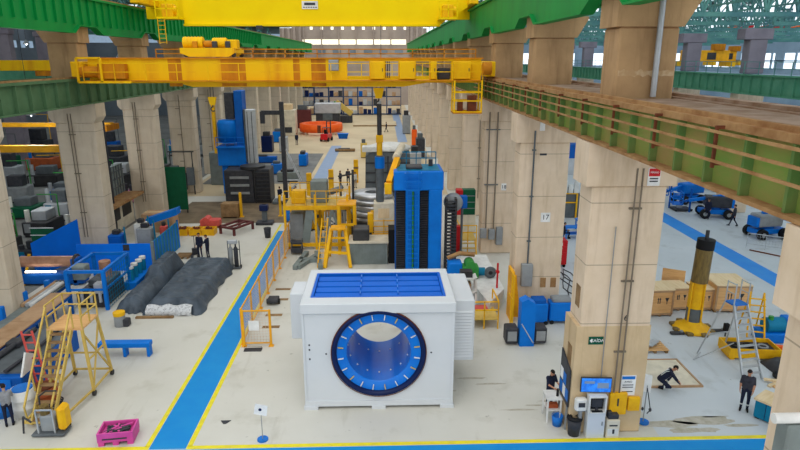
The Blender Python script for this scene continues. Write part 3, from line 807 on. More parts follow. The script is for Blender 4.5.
MB().bar((-1.0, .1, .5), (-.6, .1, 3.0), .55, .2).bar((.2, .1, .5), (-.5, .1, 3.0), .3, .2).bar((.3, .1, .5), (1.0, .1, 3.0), .4, .2).bar((1.7, .1, .5), (1.0, .1, 3.0), .25, .2).build('brace', 'grey_g', t)
MB().bev(-.6, .6, .8, 2.0, 3.3, 4.9, .05).build('coolant_tank', 'grey_g', t)
MB().bev(-2.2, -1.2, .8, 2.4, .5, 2.5, .05).build('pump_unit', 'grey', t)
MB().bev(-2.0, -1.0, .6, 1.6, 3.3, 4.2, .05).build('control_desk', 'yellow', t)
gr = MB()
for k in range(8): gr.box(.4 + .2*k, .46 + .2*k, .15, .2, .6, 2.8)
gr.build('bars', 'silver', t)
t = thing('steel_girder', 'slanting grey steel frame lying on the floor before the yellow platform', 'steel frame', (-5.0, 37.6, 0))
MB().bar((-.8, 0, .15), (-.4, 3.2, .15), .3).bar((.9, 0, .15), (.3, 3.2, .15), .3).bar((-.7, 1.6, .15), (.6, 1.6, .15), .3).bar((-.6, .1, .15), (.5, 3.0, .15), .26).build('frame', 'grey_g', t)
t = thing('access_stair', 'yellow A-frame stair rising from behind the white housing roof', 'stair', (-3.0, 38.2, 0))
for s_ in (-1, 1): MB().bar((.85*s_, -.3, 0), (.45*s_, 1.0, 2.4), .2).build('side_frame', 'yellow', t); MB().bar((.72*s_, 2.2, 0), (.38*s_, 1.0, 2.4), .12).build('side_frame', 'yellow', t)
MB().bar((-.62, .1, 1.0), (.62, .1, .9), .16).bar((-.5, .7, 1.8), (.5, .7, 1.8), .12).build('crossbar', 'yellow', t)
MB().box(-.5, .5, .6, 1.6, 2.35, 2.45).build('top_step', 'orange_y', t)
rr = MB()
for x in (-1.35, -.95): rr.bar((x, -.2, 0), (x + .25, 1.4, 3.0), .07)
for k in range(9): rr.bar((-1.33 + .027*k, -.1 + .17*k, .25 + .32*k), (-.93 + .027*k, -.1 + .17*k, .25 + .32*k), .04)
rr.build('handrail', 'yellow', t)
t = thing('access_stair', 'second yellow frame standing between the platform and the steel discs', 'stair', (-2.55, 40.8, 0))
for x in (-.5, .6):
    MB().bar((x, 0, 0), (x, 0, 3.6), .22).build('post', 'yellow', t); MB().bar((x, 1.4, 0), (x, 1.4, 3.6), .16).build('post', 'yellow', t)
MB().box(-.6, .7, -.1, 1.5, 3.55, 3.66).build('landing', 'orange_y', t)
MB().bar((-.5, 0, 2.2), (.6, 0, 2.2), .16).build('crossbar', 'yellow', t); MB().bar((-.5, 0, .9), (.6, 0, .9), .12).build('crossbar', 'yellow', t)
t = thing('turning_table', 'round machining table holding a stack of bright steel rings', 'machine tool', (-.75, 46.5, 0))
MB().lathe([(0, 0), (2.1, 0), (2.1, 1.0), (1.7, 1.1), (0, 1.1)], n=40).build('base', 'dark', t)
for z, r0, h in ((1.1, 1.65, .45), (1.6, 1.75, .35), (2.0, 1.6, .5), (2.55, 1.7, .3), (2.9, 1.55, .4)):
    MB().lathe([(.6, z), (r0, z), (r0 + .04, z + h*.5), (r0, z + h), (.6, z + h)], n=40).build('ring', 'steel', t)
MB().lathe([(.6, 3.3), (.6, 1.1)], n=24).build('ring_bore', 'steel', t)
for a in (0, 1.57, 3.14, 4.71): MB().bev(1.75*math.cos(a) - .15, 1.75*math.cos(a) + .15, 1.75*math.sin(a) - .15, 1.75*math.sin(a) + .15, 1.0, 2.2, .03).build('clamp', 'yellow' if a > 3 else 'grey', t)
t = thing('cream_machine_base', 'cream ribbed machine wall just behind the white housing roof', 'machine base', (-1.1, 38.6, 0))
b = MB().box(-1.1, 1.4, 0, 1.6, 0, 1.5)
for k in range(13): b.box(-1.08 + .2*k, -.98 + .2*k, -.06, 0, .05, 1.45)
b.build('ribbed_wall', 'grey_g', t)
bx('top_plate', -1.2, 1.5, -.1, 1.7, 1.5, 1.6, 'cream', t)
MB().bev(-.9, .2, .2, 1.4, 1.6, 2.4, .05).build('slide', 'dark', t)
MB().bev(1.5, 1.95, .1, 1.4, 0, 2.4, .03).build('guard_post', 'black', t)
t = thing('control_cabin', 'small cream control cabinet with yellow rails before the blue mill', 'control cabinet', (.1, 41.0, 0))
MB().bev(-.7, .75, 0, 1.1, 0, 3.7, .05).build('body', 'cream', t)
r = MB()
for z in (1.7, 2.1, 2.5): r.bar((-.8, -.35, z), (.8, -.35, z), .06)
for x in (-.8, 0, .8): r.bar((x, -.35, 1.5), (x, -.35, 2.6), .06)
r.box(-.85, .85, -.4, 0, 1.42, 1.5); r.build('balcony', 'yellow', t)
MB().bev(-1.15, -.75, .1, .7, 1.5, 2.9, .05).build('yellow_box', 'yellow', t)
MB().box(-.4, .4, -.02, 0, 2.6, 3.3).build('door', 'wood_pale', t)
t = thing('dark_fixture_block', 'big dark angular fixture under a round white cover', 'fixture', (.4, 55, 0))
f = MB(); f.prism([(-2.0, 0), (-1.9, 4.8), (-1.2, 5.2), (2.2, 5.0), (2.3, 0)], 'y', 0, 4.0); f.build('body', 'grey_d', t)
pl = MB()
for k in range(5): pl.box(-1.9, 2.2, -.08, 0, .5 + .9*k, .62 + .9*k)
for x in (-1.0, .1, 1.2): pl.box(x, x + .12, -.1, 0, 0, 4.8)
pl.build('ribs', 'charcoal', t)
MB().lathe([(0, .55), (1.2, .5), (2.0, .25), (2.1, 0), (0, 0)], (.3, 2.0, 5.2), 36).build('cover', 'white2', t)
MB().bev(-2.2, -.9, -.3, .8, 5.2, 5.7, .05).build('cap_block', 'white2', t)
tr = MB()
for a, b in (((-1.6, -.6, .2), (.9, -.6, 3.2)), ((-1.2, -.9, .2), (1.2, -.6, 3.4)), ((-1.6, -.6, .2), (-1.2, -.9, .2)), ((-.6, -.6, 1.4), (-.3, -.9, 1.3)), ((.2, -.6, 2.3), (.4, -.8, 2.3))):
    tr.bar(a, b, .1)
tr.build('stair_rail', 'silver', t)
for i, (x, y, a, b, h, lab) in enumerate(((-2.8, 58.5, 2.0, 2.2, .35, 'bright steel plate lying near the three standing visitors'), (-2.4, 54.5, 1.9, 1.7, .8, 'silver crate of plates in front of the three standing visitors'))):
    tag(MB().bev(-a/2, a/2, -b/2, b/2, 0, h, .04).build('steel_plate', 'steel', None, (x, y, 0)), lab, 'steel plate')

random.seed(31)
for i, (x, y, z, a, b, h, m, lab) in enumerate(((-6.6, 46.0, 0, .9, .7, 1.3, 'grey_g', 'grey-green coolant box behind the yellow platform posts'), (-5.2, 47.5, 0, 1.2, .8, 1.7, 'yellow', 'yellow machine box on the floor behind the platform'), (-3.4, 47.2, 0, .8, .8, 2.0, 'grey', 'grey machine box beside the bright ring stack'),
        (-6.9, 43.6, 0, .6, .6, 1.0, 'charcoal', 'charcoal pump box by the last fence post'), (-2.9, 50.2, 0, 1.4, .5, 1.4, 'silver', 'silver guard box in front of the dark angular fixture'), (1.8, 49.5, 0, 1.1, .8, 2.2, 'yellow_pale', 'pale yellow box between the ring stack and the dark fixture'),
        (-6.9, 52.5, 0, .8, .6, 1.6, 'wood_pale', 'pale wooden box standing past the blue plastic bin'), (-4.6, 51.8, 0, 1.3, 1.0, 1.0, 'rust', 'rusty box on the floor behind the platform deck'), (2.3, 44.6, 0, .9, .9, 3.4, 'cream', 'cream electrical box behind the control cabinet'), (-5.8, 55.4, 0, 1.0, .7, .9, 'maroon', 'maroon box on the floor toward the three visitors'))):
    t = thing('machine_box', lab, 'machine box', (x, y, z)); MB().bev(-a/2, a/2, -b/2, b/2, .08, h, .04).build('body', m, t)
    MB().box(-a/2 + .05, a/2 - .05, -b/2 + .05, b/2 - .05, 0, .08).build('plinth', 'dark', t); bx('door', -a/2 + .08, a/2 - .08, -b/2 - .03, -b/2, .2, h - .12, m, t); bx('vent', -a/4, a/4, -b/2 - .05, -b/2 - .03, h*.62, h*.78, 'charcoal', t)
for i, (p, r_, m, lab) in enumerate((([(-6.9, 44.6, .05), (-5.8, 46.8, .05), (-4.0, 48.9, .05), (-4.6, 50.4, .05)], .05, 'charcoal', 'black hose snaking over the floor behind the yellow platform'), ([(-8.6, 55.6, .05), (-6.6, 54.6, .05), (-4.6, 56.3, .05), (-3.4, 53.2, .05)], .09, 'dark', 'thick dark hose lying from the fixture to the silver crate'), ([(-1.9, 44.0, .05), (-2.8, 44.9, .05), (-3.2, 43.4, .05)], .06, 'rust', 'rusty pipe bent on the floor beside the ring stack'))):
    tag(MB().tube(p, r_, 8).build('floor_hose', m), lab, 'hose')
t = thing('tool_post', 'slim dark mast standing by the yellow platform edge', 'mast', (-2.15, 43.6, 0)); MB().cyl((0, 0, 0), (0, 0, 5.6), .09, 10).build('pole', 'charcoal', t); MB().box(-.2, .2, -.2, .2, 0, .06).build('foot', 'charcoal', t); MB().bar((0, 0, 5.3), (-1.1, .6, 5.0), .12).build('arm', 'charcoal', t)
t = thing('plate_stack', 'slanting dark grey plate resting over the back of the yellow platform', 'plate', (-4.0, 48.6, 0)); MB().prism([(-1.2, 2.7), (.7, 3.3), (.8, 3.1), (-1.1, 2.5)], 'y', -.8, .6).build('plate', 'grey_d', t); MB().bar((-1.0, 0, 0), (-1.0, 0, 2.55), .14).bar((.6, 0, 0), (.6, 0, 3.1), .14).build('trestle', 'grey_d', t)

# ------------------------------------------------------------------ vertical lathe beyond, in blue
t = thing('vertical_lathe', 'tall blue vertical lathe standing beyond the dark ribbed fixture', 'machine tool', (-15, 60.5, 0))
MB().bev(-1.5, 1.3, 0, 2.4, 3.0, 5.0, .06).build('saddle', 'blue', t)
MB().lathe([(0, 2.2), (.9, 2.2), (1.05, 1.9), (1.05, 0), (0, 0)], (-.5, 1.0, 5.3), 24).build('motor_housing', 'blue', t)
MB().bev(.4, 1.2, .4, 2.2, 0, 10.4, .06).build('column', 'blue_deep', t)
MB().bev(-1.3, -.7, .6, 2.2, 0, 3.0, .04).build('leg', 'blue', t)
MB().bev(-.7, .4, .8, 2.2, 0, 3.0, .04).build('pedestal', 'charcoal', t)
rail_mb(-1.5, 1.3, -.25, 4.9, 1.0, .9, .03).build('railing', 'blue', t)
MB().box(-1.5, 1.3, -.4, 0, 4.85, 4.95).build('balcony', 'blue', t)
MB().box(-1.9, -1.6, .5, .9, 4.2, 9.8).build('cable_tray', 'yellow', t)
MB().bev(-.6, .3, .6, 1.4, 7.6, 10.2, .05).build('drive_unit', 'charcoal', t)
MB().bev(1.5, 2.4, .0, .9, 3.2, 8.6, .05).build('ram', 'silver', t)
MB().box(1.3, 1.5, .2, .9, 3.4, 8.6).box(1.68, 1.75, -.03, 0, 3.3, 8.4).box(2.1, 2.17, -.03, 0, 3.3, 8.4).build('ram_guide', 'grey_d', t)
MB().cyl((1.95, .4, 2.6), (1.95, .4, 3.2), .2, 14).build('tool', 'steel', t)
MB().bev(1.55, 2.4, .2, 1.0, 0, 3.2, .04).build('ram_foot', 'grey_d', t)
t = thing('machining_fixture', 'black ribbed steel fixture standing before the blue vertical lathe', 'fixture', (-12.9, 56.8, 0))
MB().bev(-2.15, .6, 0, 2.2, 0, 3.2, .05).bev(.6, 2.2, .1, 2.2, 0, 3.3, .05).build('body', 'charcoal', t)
r = MB()
for k in range(3): r.box(-1.6, .2, -.12, 0, .9 + .75*k, 1.12 + .75*k)
r.build('slot_bars', 'grey', t)
r = MB()
for k in range(8): r.box(.75, 2.15, -.06, .1, .25 + .38*k, .35 + .38*k)
r.box(.7, .8, -.1, .1, 0, 3.3).box(2.1, 2.2, -.1, .1, 0, 3.3); r.build('grille', 'dark', t)
MB().cyl((.4, 1.1, 3.25), (.4, 1.1, 3.5), 1.2, 24).build('turn_plate', 'dark', t)
t = thing('radial_drill', 'dark slim post with a side arm beside the blue vertical lathe', 'machine tool', (-9.3, 57, 0))
MB().bev(-.2, .2, -.2, .2, .25, 9.6, .03).build('column', 'charcoal', t)
MB().bev(-1.2, 1.2, -.8, .8, 0, .25, .03).build('base', 'grey_d', t)
MB().bev(-1.9, -.2, -.12, .12, 8.4, 8.8, .02).build('arm', 'charcoal', t)
MB().bev(-2.0, -1.6, -.2, .2, 7.6, 8.7, .02).build('head', 'charcoal', t)
MB().bar((.2, 0, 5.2), (1.5, 0, 2.2), .16).bar((1.5, 0, 2.2), (.2, 0, 1.0), .16).bar((.2, 0, 2.2), (1.5, 0, 2.2), .12).build('bracket', 'silver', t)

# ------------------------------------------------------------------ yellow fence run along the walkway
def fence(name, label, x0, y0, x1, y1, n, h=1.9, low=False):
    L = math.hypot(x1-x0, y1-y0)
    t = thing(name, label, 'fence', (x0, y0, 0), math.atan2(y1-y0, x1-x0))
    for i in range(n + 1):
        x = L*i/n; MB().bar((x, 0, 0), (x, 0, h), .1).build('post', 'orange_y', t); MB().box(x - .12, x + .12, -.12, .12, 0, .03).build('post', 'orange_y', t)
    for i in range(n):
        a = L*i/n + .08; b = L*(i+1)/n - .08
        g = MB().grid(a, b, .2, h - .1, 0, .15, .010); g.build('mesh_panel', 'wire', t)
    MB().bar((0, 0, h - .05), (L, 0, h - .05), .06).build('rail', 'orange_y', t); MB().bar((0, 0, .17), (L, 0, .17), .06).build('rail', 'orange_y', t)
    return t
f = fence('safety_fence', 'yellow mesh safety fence running beside the blue walkway', -6.85, 26.95, -6.85, 44.5, 8)
f = fence('safety_fence', 'short yellow mesh fence end with a white notice by the floor grate', -6.75, 26.75, -5.45, 26.75, 1)
bx('notice', .28, .78, -.06, -.03, .85, 1.35, 'paper', f)
tag(MB().box(-.42, .42, -.18, .18, .006, .03).grid(-.42, .42, -.18, .18, 0, 9).build('floor_grate', 'charcoal', None, (-6.25, 26.35, 0)), 'dark steel grate lying on the floor before the short fence end', 'grate')
t = thing('barrier_cart', 'black two-wheel cart parked on the pale floor inside the fence', 'cart', (-6.25, 32.0, 0))
MB().bev(-.3, .3, -.35, .35, .15, .35, .03).build('tray', 'charcoal', t)
for x in (-.33, .33): MB().cyl((x - .04, 0, .15), (x + .04, 0, .15), .15, 14).build('wheel', 'black', t)
t = thing('tool_trolley', 'small dark trolley standing between the fence and the platform', 'cart', (-6.1, 41.0, 0))
MB().bev(-.4, .4, -.3, .3, .15, .5, .03).bev(-.4, .4, -.3, .3, .8, .95, .02).build('shelf', 'charcoal', t)
for x in (-.36, .36): MB().bar((x, -.26, .1), (x, -.26, 1.1), .05).bar((x, .26, .1), (x, .26, 1.1), .05).build('frame', 'grey_d', t)
for i, (x, y) in enumerate(((-7.2, 58.5), (-5.2, 60.5), (-2.9, 66.5), (-1.6, 69.0))):
    t = thing('barrier_post', 'yellow cabinet-like barrier post, %s along the walkway beyond the platform' % ORD[i+1], 'barrier', (x, y, 0), 0, 'yellow barrier posts')
    MB().bev(-.25, .25, -.2, .2, 0, 2.6, .04).build('post', 'yellow', t); MB().box(-.27, .27, -.22, .22, 1.6, 1.8).build('band', 'wood_old', t)

# ------------------------------------------------------------------ platform, lathes and cabinets right of the white housing
t = thing('white_platform', 'pale raised machine platform at the foot of the columns', 'platform', (6.0, 34.0, 0))
MB().prism([(-1.3, 3.6), (.85, 3.6), (.85, -2.5), (-.35, -4.6), (-.9, -1.0)], 'z', 0, .95).build('deck_block', 'white2', t)
t = thing('work_platform', 'yellow railed step platform with a red mat beside the cooler box', 'platform', (5.2, 29.2, 0))
MB().box(-.75, .75, -.9, .9, .5, .58).build('deck', 'yellow_pale', t)
bx('mat', -.5, .4, .1, .85, .58, .6, 'red_pale', t)
for x in (-.72, 0, .72):
    MB().bar((x, -.88, 0), (x, -.88, 1.5), .06).build('post', 'yellow', t); MB().bar((x, .88, 0), (x, .88, .5), .06).build('post', 'yellow', t)
MB().bar((-.72, -.88, 1.5), (.72, -.88, 1.5), .06).bar((-.72, -.88, 1.05), (.72, -.88, 1.05), .06).bar((.72, -.88, 1.5), (.72, .88, 1.5), .06).bar((.72, .88, .5), (.72, .88, 1.5), .06).build('railing', 'yellow', t)
t = thing('shelf_unit', 'white shelf unit with boxes just behind the cooler box', 'shelf', (4.5, 30.6, 0))
for x in (-.55, .55): MB().bar((x, -.3, 0), (x, -.3, 2.1), .1).build('upright', 'white2', t); MB().bar((x, .3, 0), (x, .3, 2.1), .1).build('upright', 'white2', t)
for z in (.4, 1.2, 2.0): bx('board', -.6, .6, -.35, .35, z, z + .06, 'white2', t)
bx('box', -.4, .3, -.25, .25, 1.26, 1.7, 'wood_old', t); bx('box', -.3, .35, -.25, .25, 2.06, 2.4, 'dark', t); bx('box', -.4, .4, -.25, .25, .46, 1.0, 'teal', t)
t = thing('turning_machine', 'green and blue machine unit on the pale platform edge', 'machine', (4.75, 33.4, .95))
MB().bev(-.9, -.1, -.4, .5, 0, 1.0, .05).build('motor', 'blue', t)
MB().bev(-.1, .9, -.35, .45, 0, .75, .05).cyl((.4, -.4, .8), (.4, .5, .8), .3, 14).build('gearbox', 'green', t)
MB().cyl((.9, 0, .35), (1.3, 0, .35), .25, 14).build('flange', 'teal', t)
MB().tube([(-.9, .3, 1.1), (-.2, .3, 1.4), (.7, .3, 1.3)], .14, 8).build('pipe', 'rust', t)
t = thing('round_fan', 'small round grey fan on the pale platform by column 17', 'fan', (6.35, 33.2, .95))
MB().lathe([(.12, 0), (.33, 0), (.36, .1), (.33, .2), (.12, .2)], (0, -.1, .36), 20, 'y').build('guard', 'grey_d', t)
MB().cyl((0, -.02, .36), (0, .05, .36), .14, 12).build('hub', 'charcoal', t)
t = thing('blue_machine_rack', 'tall narrow blue machine stand with grey feeders on both sides', 'machine', (6.95, 26.6, 0))
MB().prism([(-.35, 0), (.35, -0), (.35, 2.2), (-.05, 2.45), (-.35, 2.3)], 'y', -.3, .3).build('body', 'blue', t)
for s_ in (-1, 1):
    q = MB().bev(s_*.7 - .3, s_*.7 + .3, -.2, .5, .1, .9, .05).build('feeder', 'charcoal', t)
    MB().box(s_*.7 - .22, s_*.7 + .22, -.22, -.2, .25, .75).build('feeder_panel', 'grey', q)
MB().cyl((.3, -.32, .2), (-.3, -.32, 1.2), .03, 6).build('hose', 'silver', t)
for i, (x, y, lab) in enumerate(((8.15, 29.0, 'upright blue welding unit at the foot of column 17'), (9.35, 29.1, 'wide blue welding unit with grey top near column 17'))):
    t = thing('welding_machine', lab, 'welding machine', (x, y, 0))
    wd = .45 if i == 0 else .62
    MB().bev(-wd, wd, -.35, .35, .15, 1.2, .05).build('body', 'blue', t)
    MB().bev(-wd*.8, wd*.8, -.3, .3, 1.2, 1.42, .04).build('top', 'blue_deep' if i == 0 else 'grey', t)
    for sx in (-1, 1): MB().cyl((sx*wd*.8, -.36, .12), (sx*wd*.8, -.3, .12), .12, 12).build('wheel', 'black', t); MB().cyl((sx*wd*.8, .3, .12), (sx*wd*.8, .36, .12), .12, 12).build('wheel', 'black', t)
t = thing('corner_guard', 'amber guard plates and rail leaning along the foot of column 17', 'guard', (6.8, 29.3, 0))
MB().prism([(-.06, 0), (.06, 0), (.06, 2.8), (-.06, 2.8)], 'y', -.2, .9).build('plate', 'orange_y', t)
MB().prism([(-.0, 0), (.6, 0), (.3, 2.4), (0, 2.4)], 'y', .45, .52).build('side_plate', 'orange_y', t)
for y in (-.35, -.8): MB().bar((-.1, y, 0), (-.1, y, 2.8), .07).build('post', 'yellow', t)
MB().bar((-.1, -.8, 2.8), (-.1, .2, 2.8), .06).build('rail', 'yellow', t); MB().bar((-.1, -.8, 1.5), (-.1, .2, 1.5), .06).build('rail', 'yellow', t)
t = thing('fire_point', 'red fire hose strip standing beside the amber guard plates', 'fire hose', (6.45, 31.6, .95))
MB().bev(-.05, .05, -.05, .05, 0, 1.5, .02).build('post', 'red', t); MB().cyl((0, -.1, 1.0), (0, .06, 1.0), .1, 12).build('reel', 'red', t)
# boxes on columns (children of their columns)
c17 = colR[2]
bx('electric_box', .35, .95, -.28, 0, 1.75, 3.0, 'grey', c17, .03)
MB().cyl((.68, -.1, 3.0), (.68, -.1, 10.0), .045, 8).build('cable_pipe', 'grey_d', c17)
for z in (4.2, 6.6, 9.0): bx('pipe_clip', .58, .78, -.12, 0, z, z + .06, 'grey_d', c17)
for x in (1.45, 2.0): bx('vent_plate', x, x + .3, -.02, 0, 1.6, 2.15, 'rust', c17)
bx('number_plate', 1.25, 1.75, -.02, 0, 5.25, 5.75, 'paper', c17)
lettering('number', '17', .38, (1.5, -.025, 5.5), FRONT, 'charcoal', c17)
bx('paper_tag', .9, 1.15, -.1, -.07, 10.0, 10.5, 'paper', c17)
bx('name_plate', 1.0, 1.35, -.02, 0, 8.75, 8.85, 'charcoal', c17)
c18 = colR[3]
for x, z0, z1 in ((-.1, 1.2, 1.9), (.5, 1.1, 1.85), (1.05, .7, 2.0)): bx('electric_box', x, x + .45, -.3, 0, z0, z1, 'grey', c18, .03)
MB().cyl((.3, -.12, 1.9), (.3, -.12, 10), .045, 8).build('cable_pipe', 'conduit', c18); MB().cyl((.85, -.12, 1.9), (.85, -.12, 10), .045, 8).build('cable_pipe', 'conduit', c18)
for z in (5.0, 8.8): bx('pipe_clip', .1, 1.05, -.14, 0, z, z + .06, 'grey_d', c18)
bx('number_plate', 1.3, 1.65, -.02, 0, 4.6, 5.1, 'paper', c18); lettering('number', '18', .36, (1.48, -.025, 4.85), FRONT, 'charcoal', c18)
t = thing('red_locker', 'tall red locker with green panels between the far columns', 'locker', (6.35, 45.5, 0))
MB().bev(-.55, -.05, 0, .8, 1.6, 3.6, .03).build('door', 'red', t); bx('latch', -.15, -.1, -.03, 0, 2.4, 2.8, 'dark', t)
MB().bev(-.05, .95, .05, .8, 1.6, 3.6, .03).build('panel', 'green_dk', t)
for z in (2.1, 2.6, 3.1): bx('shelf_edge', -.03, .93, .02, .05, z, z + .06, 'grey_g', t)
MB().box(-.6, 1.0, 0, .85, 0, 1.6).build('plinth', 'cream', t)
t = thing('work_platform', 'small yellow railed stair below the tall red locker', 'platform', (5.9, 40.6, 0))
MB().box(-.6, .6, -1, 1, 1.3, 1.38).build('deck', 'yellow_pale', t)
for x in (-.6, 0, .6): MB().bar((x, -1, 0), (x, -1, 2.4), .06).build('post', 'yellow', t)
MB().bar((-.6, -1, 2.4), (.6, -1, 2.4), .06).bar((-.6, -1, 1.9), (.6, -1, 1.9), .06).bar((-.6, -1, 2.4), (-.6, 1, 2.4), .06).build('railing', 'yellow', t)
a, b = stair_mb(-.5, .5, -2.6, .05, -1.0, 1.3, 5); a.build('stringer', 'yellow', t); b.build('treads', 'yellow_pale', t)
t = thing('oil_cabinet', 'red oil cabinet standing behind the cable chain', 'cabinet', (5.05, 39.6, 0))
MB().bev(-.35, .35, -.3, .3, 0, 2.4, .03).build('body', 'red', t); bx('door', -.3, .3, -.33, -.3, .1, 1.1, 'red', t); bx('handle', .18, .22, -.36, -.33, .5, .8, 'dark', t)
# ------------------------------------------------------------------ left: tarpaulins, stair, machines, blue sheet enclosure
def tarp(name, label, x0, x1, y0, y1, humps, h, seed, skew=0.0, foil=True):
    t = thing(name, label, 'covered load', (x0, y0, 0))
    W, L = x1 - x0, y1 - y0; nx, ny = 40, 90
    def hz(u, v):
        yy = v*L; xx = u*W
        e = min(xx, W - xx)/.50; e2 = min(yy, L - yy)/.50
        a = max(0, min(1, e))**.55 * max(0, min(1, e2))**.55
        base = 0
        for (c, hw, hh) in humps:
            d = abs(v - c)/hw
            if d < 1.25: base = max(base, hh*max(0, min(1, (1.25 - d)/.3))**.7)
        base = max(base, .38*h)
        n1 = noise.noise(Vector((xx*1.1 + seed, yy*.9, seed))); n2 = noise.noise(Vector((xx*3.5 + yy*1.2, yy*2.2 - xx, seed*2)))
        fold = abs(noise.noise(Vector((xx*.6 + yy*1.7, yy*.4 - xx*1.3, seed + 5))))
        return max(.015, a*(base + .09*n1 + .03*n2 - .16*fold))
    vs = []; fs = []
    for j in range(ny + 1):
        for i in range(nx + 1):
            u, v = i/nx, j/ny
            wob = .30*noise.noise(Vector((v*7, u*2, seed + 9)))
            px = u*W + skew*v*L + (wob if i in (0, nx) else 0); py = v*L + .26*noise.noise(Vector((u*6, v*2, seed + 3)))*(1 if j in (0, ny) else 0)
            vs.append((px, py, hz(u, v)))
    for j in range(ny):
        for i in range(nx):
            a = j*(nx+1) + i; fs.append((a, a+1, a+nx+2, a+nx+1))
    m = MB().add(vs, fs, 0, True); m.build('tarpaulin', 'tarp', t)
    if foil:
        n = 18; vs = []; fs = []
        for i in range(n + 1):
            u = i/n
            for k, (dy, z) in enumerate(((-.20, .03), (-.22, .2), (-.10, .42), (.12, .56))):
                vs.append((.25 + u*(W - .75) + .03*math.sin(9*u), dy - .05*abs(math.sin(13*u + k)) + .05, z + .05*math.sin(17*u + 2*k)))
        for i in range(n):
            for k in range(3): a = i*4 + k; fs.append((a, a+4, a+5, a+1))
        MB().add(vs, fs, 0, True).build('foil_flap', 'foil', t)
    return t
tarp('tarp_covered_load', 'long load under dark tarpaulin with a silver foil end', -13.1, -9.9, 30.55, 38.6, ((.16, .17, .82), (.47, .15, .86), (.80, .19, .84)), .9, 3.0)
tarp('tarp_covered_load', 'narrow slanting load under dark tarpaulin against the blue enclosure', -14.75, -13.2, 30.8, 38.6, ((.3, .35, .8), (.78, .24, 1.25)), .9, 8.0, foil=False)
tag(MB().box(-1.0, 1.0, -.09, .09, 0, .1).build('timber_plank', 'wood_old', None, (-12.3, 30.2, 0)), 'brown timber plank on the floor before the foil-ended load', 'plank')
tag(MB().bev(-.55, .55, -.12, .12, 0, .1, .02).build('timber_plank', 'wood_board', None, (-14.2, 38.95, 0), .9), 'short pale plank lying behind the narrow tarpaulin load', 'plank')

t = thing('sheet_enclosure', 'bright blue sheet metal enclosure beside the tarpaulins', 'enclosure', (-15, 37.8, 0))
bx('front_panel', -4.9, 0, 0, .08, 0, 1.85, 'blue_fence', t); bx('side_panel', -.08, 0, .08, 5.2, 0, 1.95, 'teal', t)
bx('corner_post', -.12, .06, -.04, .14, 0, 1.98, 'grey_g', t)
r = MB()
for k in range(9): r.box(-.02, .03, .3 + .58*k, .36 + .58*k, 0, 1.95)
r.build('side_ribs', 'blue_fence', t)
MB().add([(-7.3, -.8, 0), (-5.85, 2.4, 0), (-5.85, 2.4, 2.9), (-7.3, -.8, 2.2), (-7.3, -.72, 0), (-5.85, 2.48, 0), (-5.85, 2.48, 2.9), (-7.3, -.72, 2.2)], [(0, 1, 2, 3), (7, 6, 5, 4), (0, 4, 5, 1), (1, 5, 6, 2), (2, 6, 7, 3), (3, 7, 4, 0)]).build('slanted_sheet', 'blue_fence', t)
nt = bx('panel_notice', -1.9, -1.5, -.02, 0, 1.4, 1.8, 'charcoal', t)
for i, (x, y, a, b, h, m, lab) in enumerate(((-16.3, 40.2, 1.0, .8, 2.3, 'grey', 'grey machine cabinet standing inside the blue sheet enclosure'), (-18.2, 40.0, .9, .9, 1.9, 'blue_deep', 'dark blue pump unit behind the enclosure front panel'),
        (-17.2, 41.8, .8, .8, 2.2, 'white2', 'white machine cabinet at the back of the blue enclosure'), (-15.7, 42.0, .5, .5, 1.9, 'red_pale', 'faded red motor just inside the teal enclosure side'))):
    t = thing('machine_cabinet', lab, 'cabinet', (x, y, 0))
    MB().bev(-a/2, a/2, -b/2, b/2, 0, h, .05).build('body', m, t)
    bx('door', -a/2 + .06, a/2 - .06, -b/2 - .03, -b/2, .2, h - .2, m, t); MB().bev(-a/4, a/4, -b/4, b/4, h, h + .3, .04).build('motor', 'dark', t)
    MB().bar((a/2 + .1, 0, 0), (a/2 + .1, 0, h + .5), .08).build('pipe', 'teal', t)

# three machines of the coil line
t = thing('roller_machine', 'blue roller machine with a copper roll and bright tube lamp', 'machine', (-20.4, 35.6, 0))
for x in (-1.9, 1.5): MB().bev(x - .15, x + .15, -.4, .5, 0, 1.7, .04).build('stand', 'blue_deep', t)
MB().cyl((-1.8, 0, 1.45), (1.6, 0, 1.45), .34, 22).build('roll', 'copper', t)
MB().cyl((-1.3, -.55, .98), (.5, -.55, .98), .06, 10).build('tube_lamp', 'lamp', t)
MB().bev(-2.2, 2.0, -.4, .4, .1, .75, .05).build('base', 'blue_deep', t)
MB().bar((-1.7, -.3, 0), (-1.3, .1, 1.9), .14).build('lever', 'yellow', t)
MB().lathe([(.34, 0), (.46, .0), (.46, .12), (.34, .12)], (1.5, 0, 1.45), 20, 'x').build('roll_collar', 'dark', t)
t = thing('portal_frame_machine', 'blue post-and-beam frame machine standing before the enclosure panel', 'machine', (-16.3, 33.0, 0))
for x in (-1.0, 1.0):
    for y in (-1.6, 1.6): MB().bev(x - .1, x + .1, y - .1, y + .1, 0, 2.3, .02).build('post', 'blue', t)
MB().bar((-1, -1.6, 2.25), (1, -1.6, 2.25), .16).bar((-1, 1.6, 2.25), (1, 1.6, 2.25), .16).bar((-1, -1.6, 2.25), (-1, 1.6, 2.25), .16).bar((1, -1.6, 2.25), (1, 1.6, 2.25), .16).bar((-1, -1.6, 1.2), (1, -1.6, 1.2), .1).bar((1, -1.6, 1.2), (1, 1.6, 1.2), .1).build('frame', 'blue', t)
MB().bev(-.8, .8, -1.3, 1.3, 0, .9, .05).build('bed', 'charcoal', t)
MB().bev(-.5, .7, -.4, 1.2, .9, 1.3, .05).build('coil_car', 'grey_d', t)
for x in (-.4, .1, .6): MB().cyl((x, -1.45, .4), (x, -1.45, 1.1), .09, 10).build('pipe', 'silver', t)
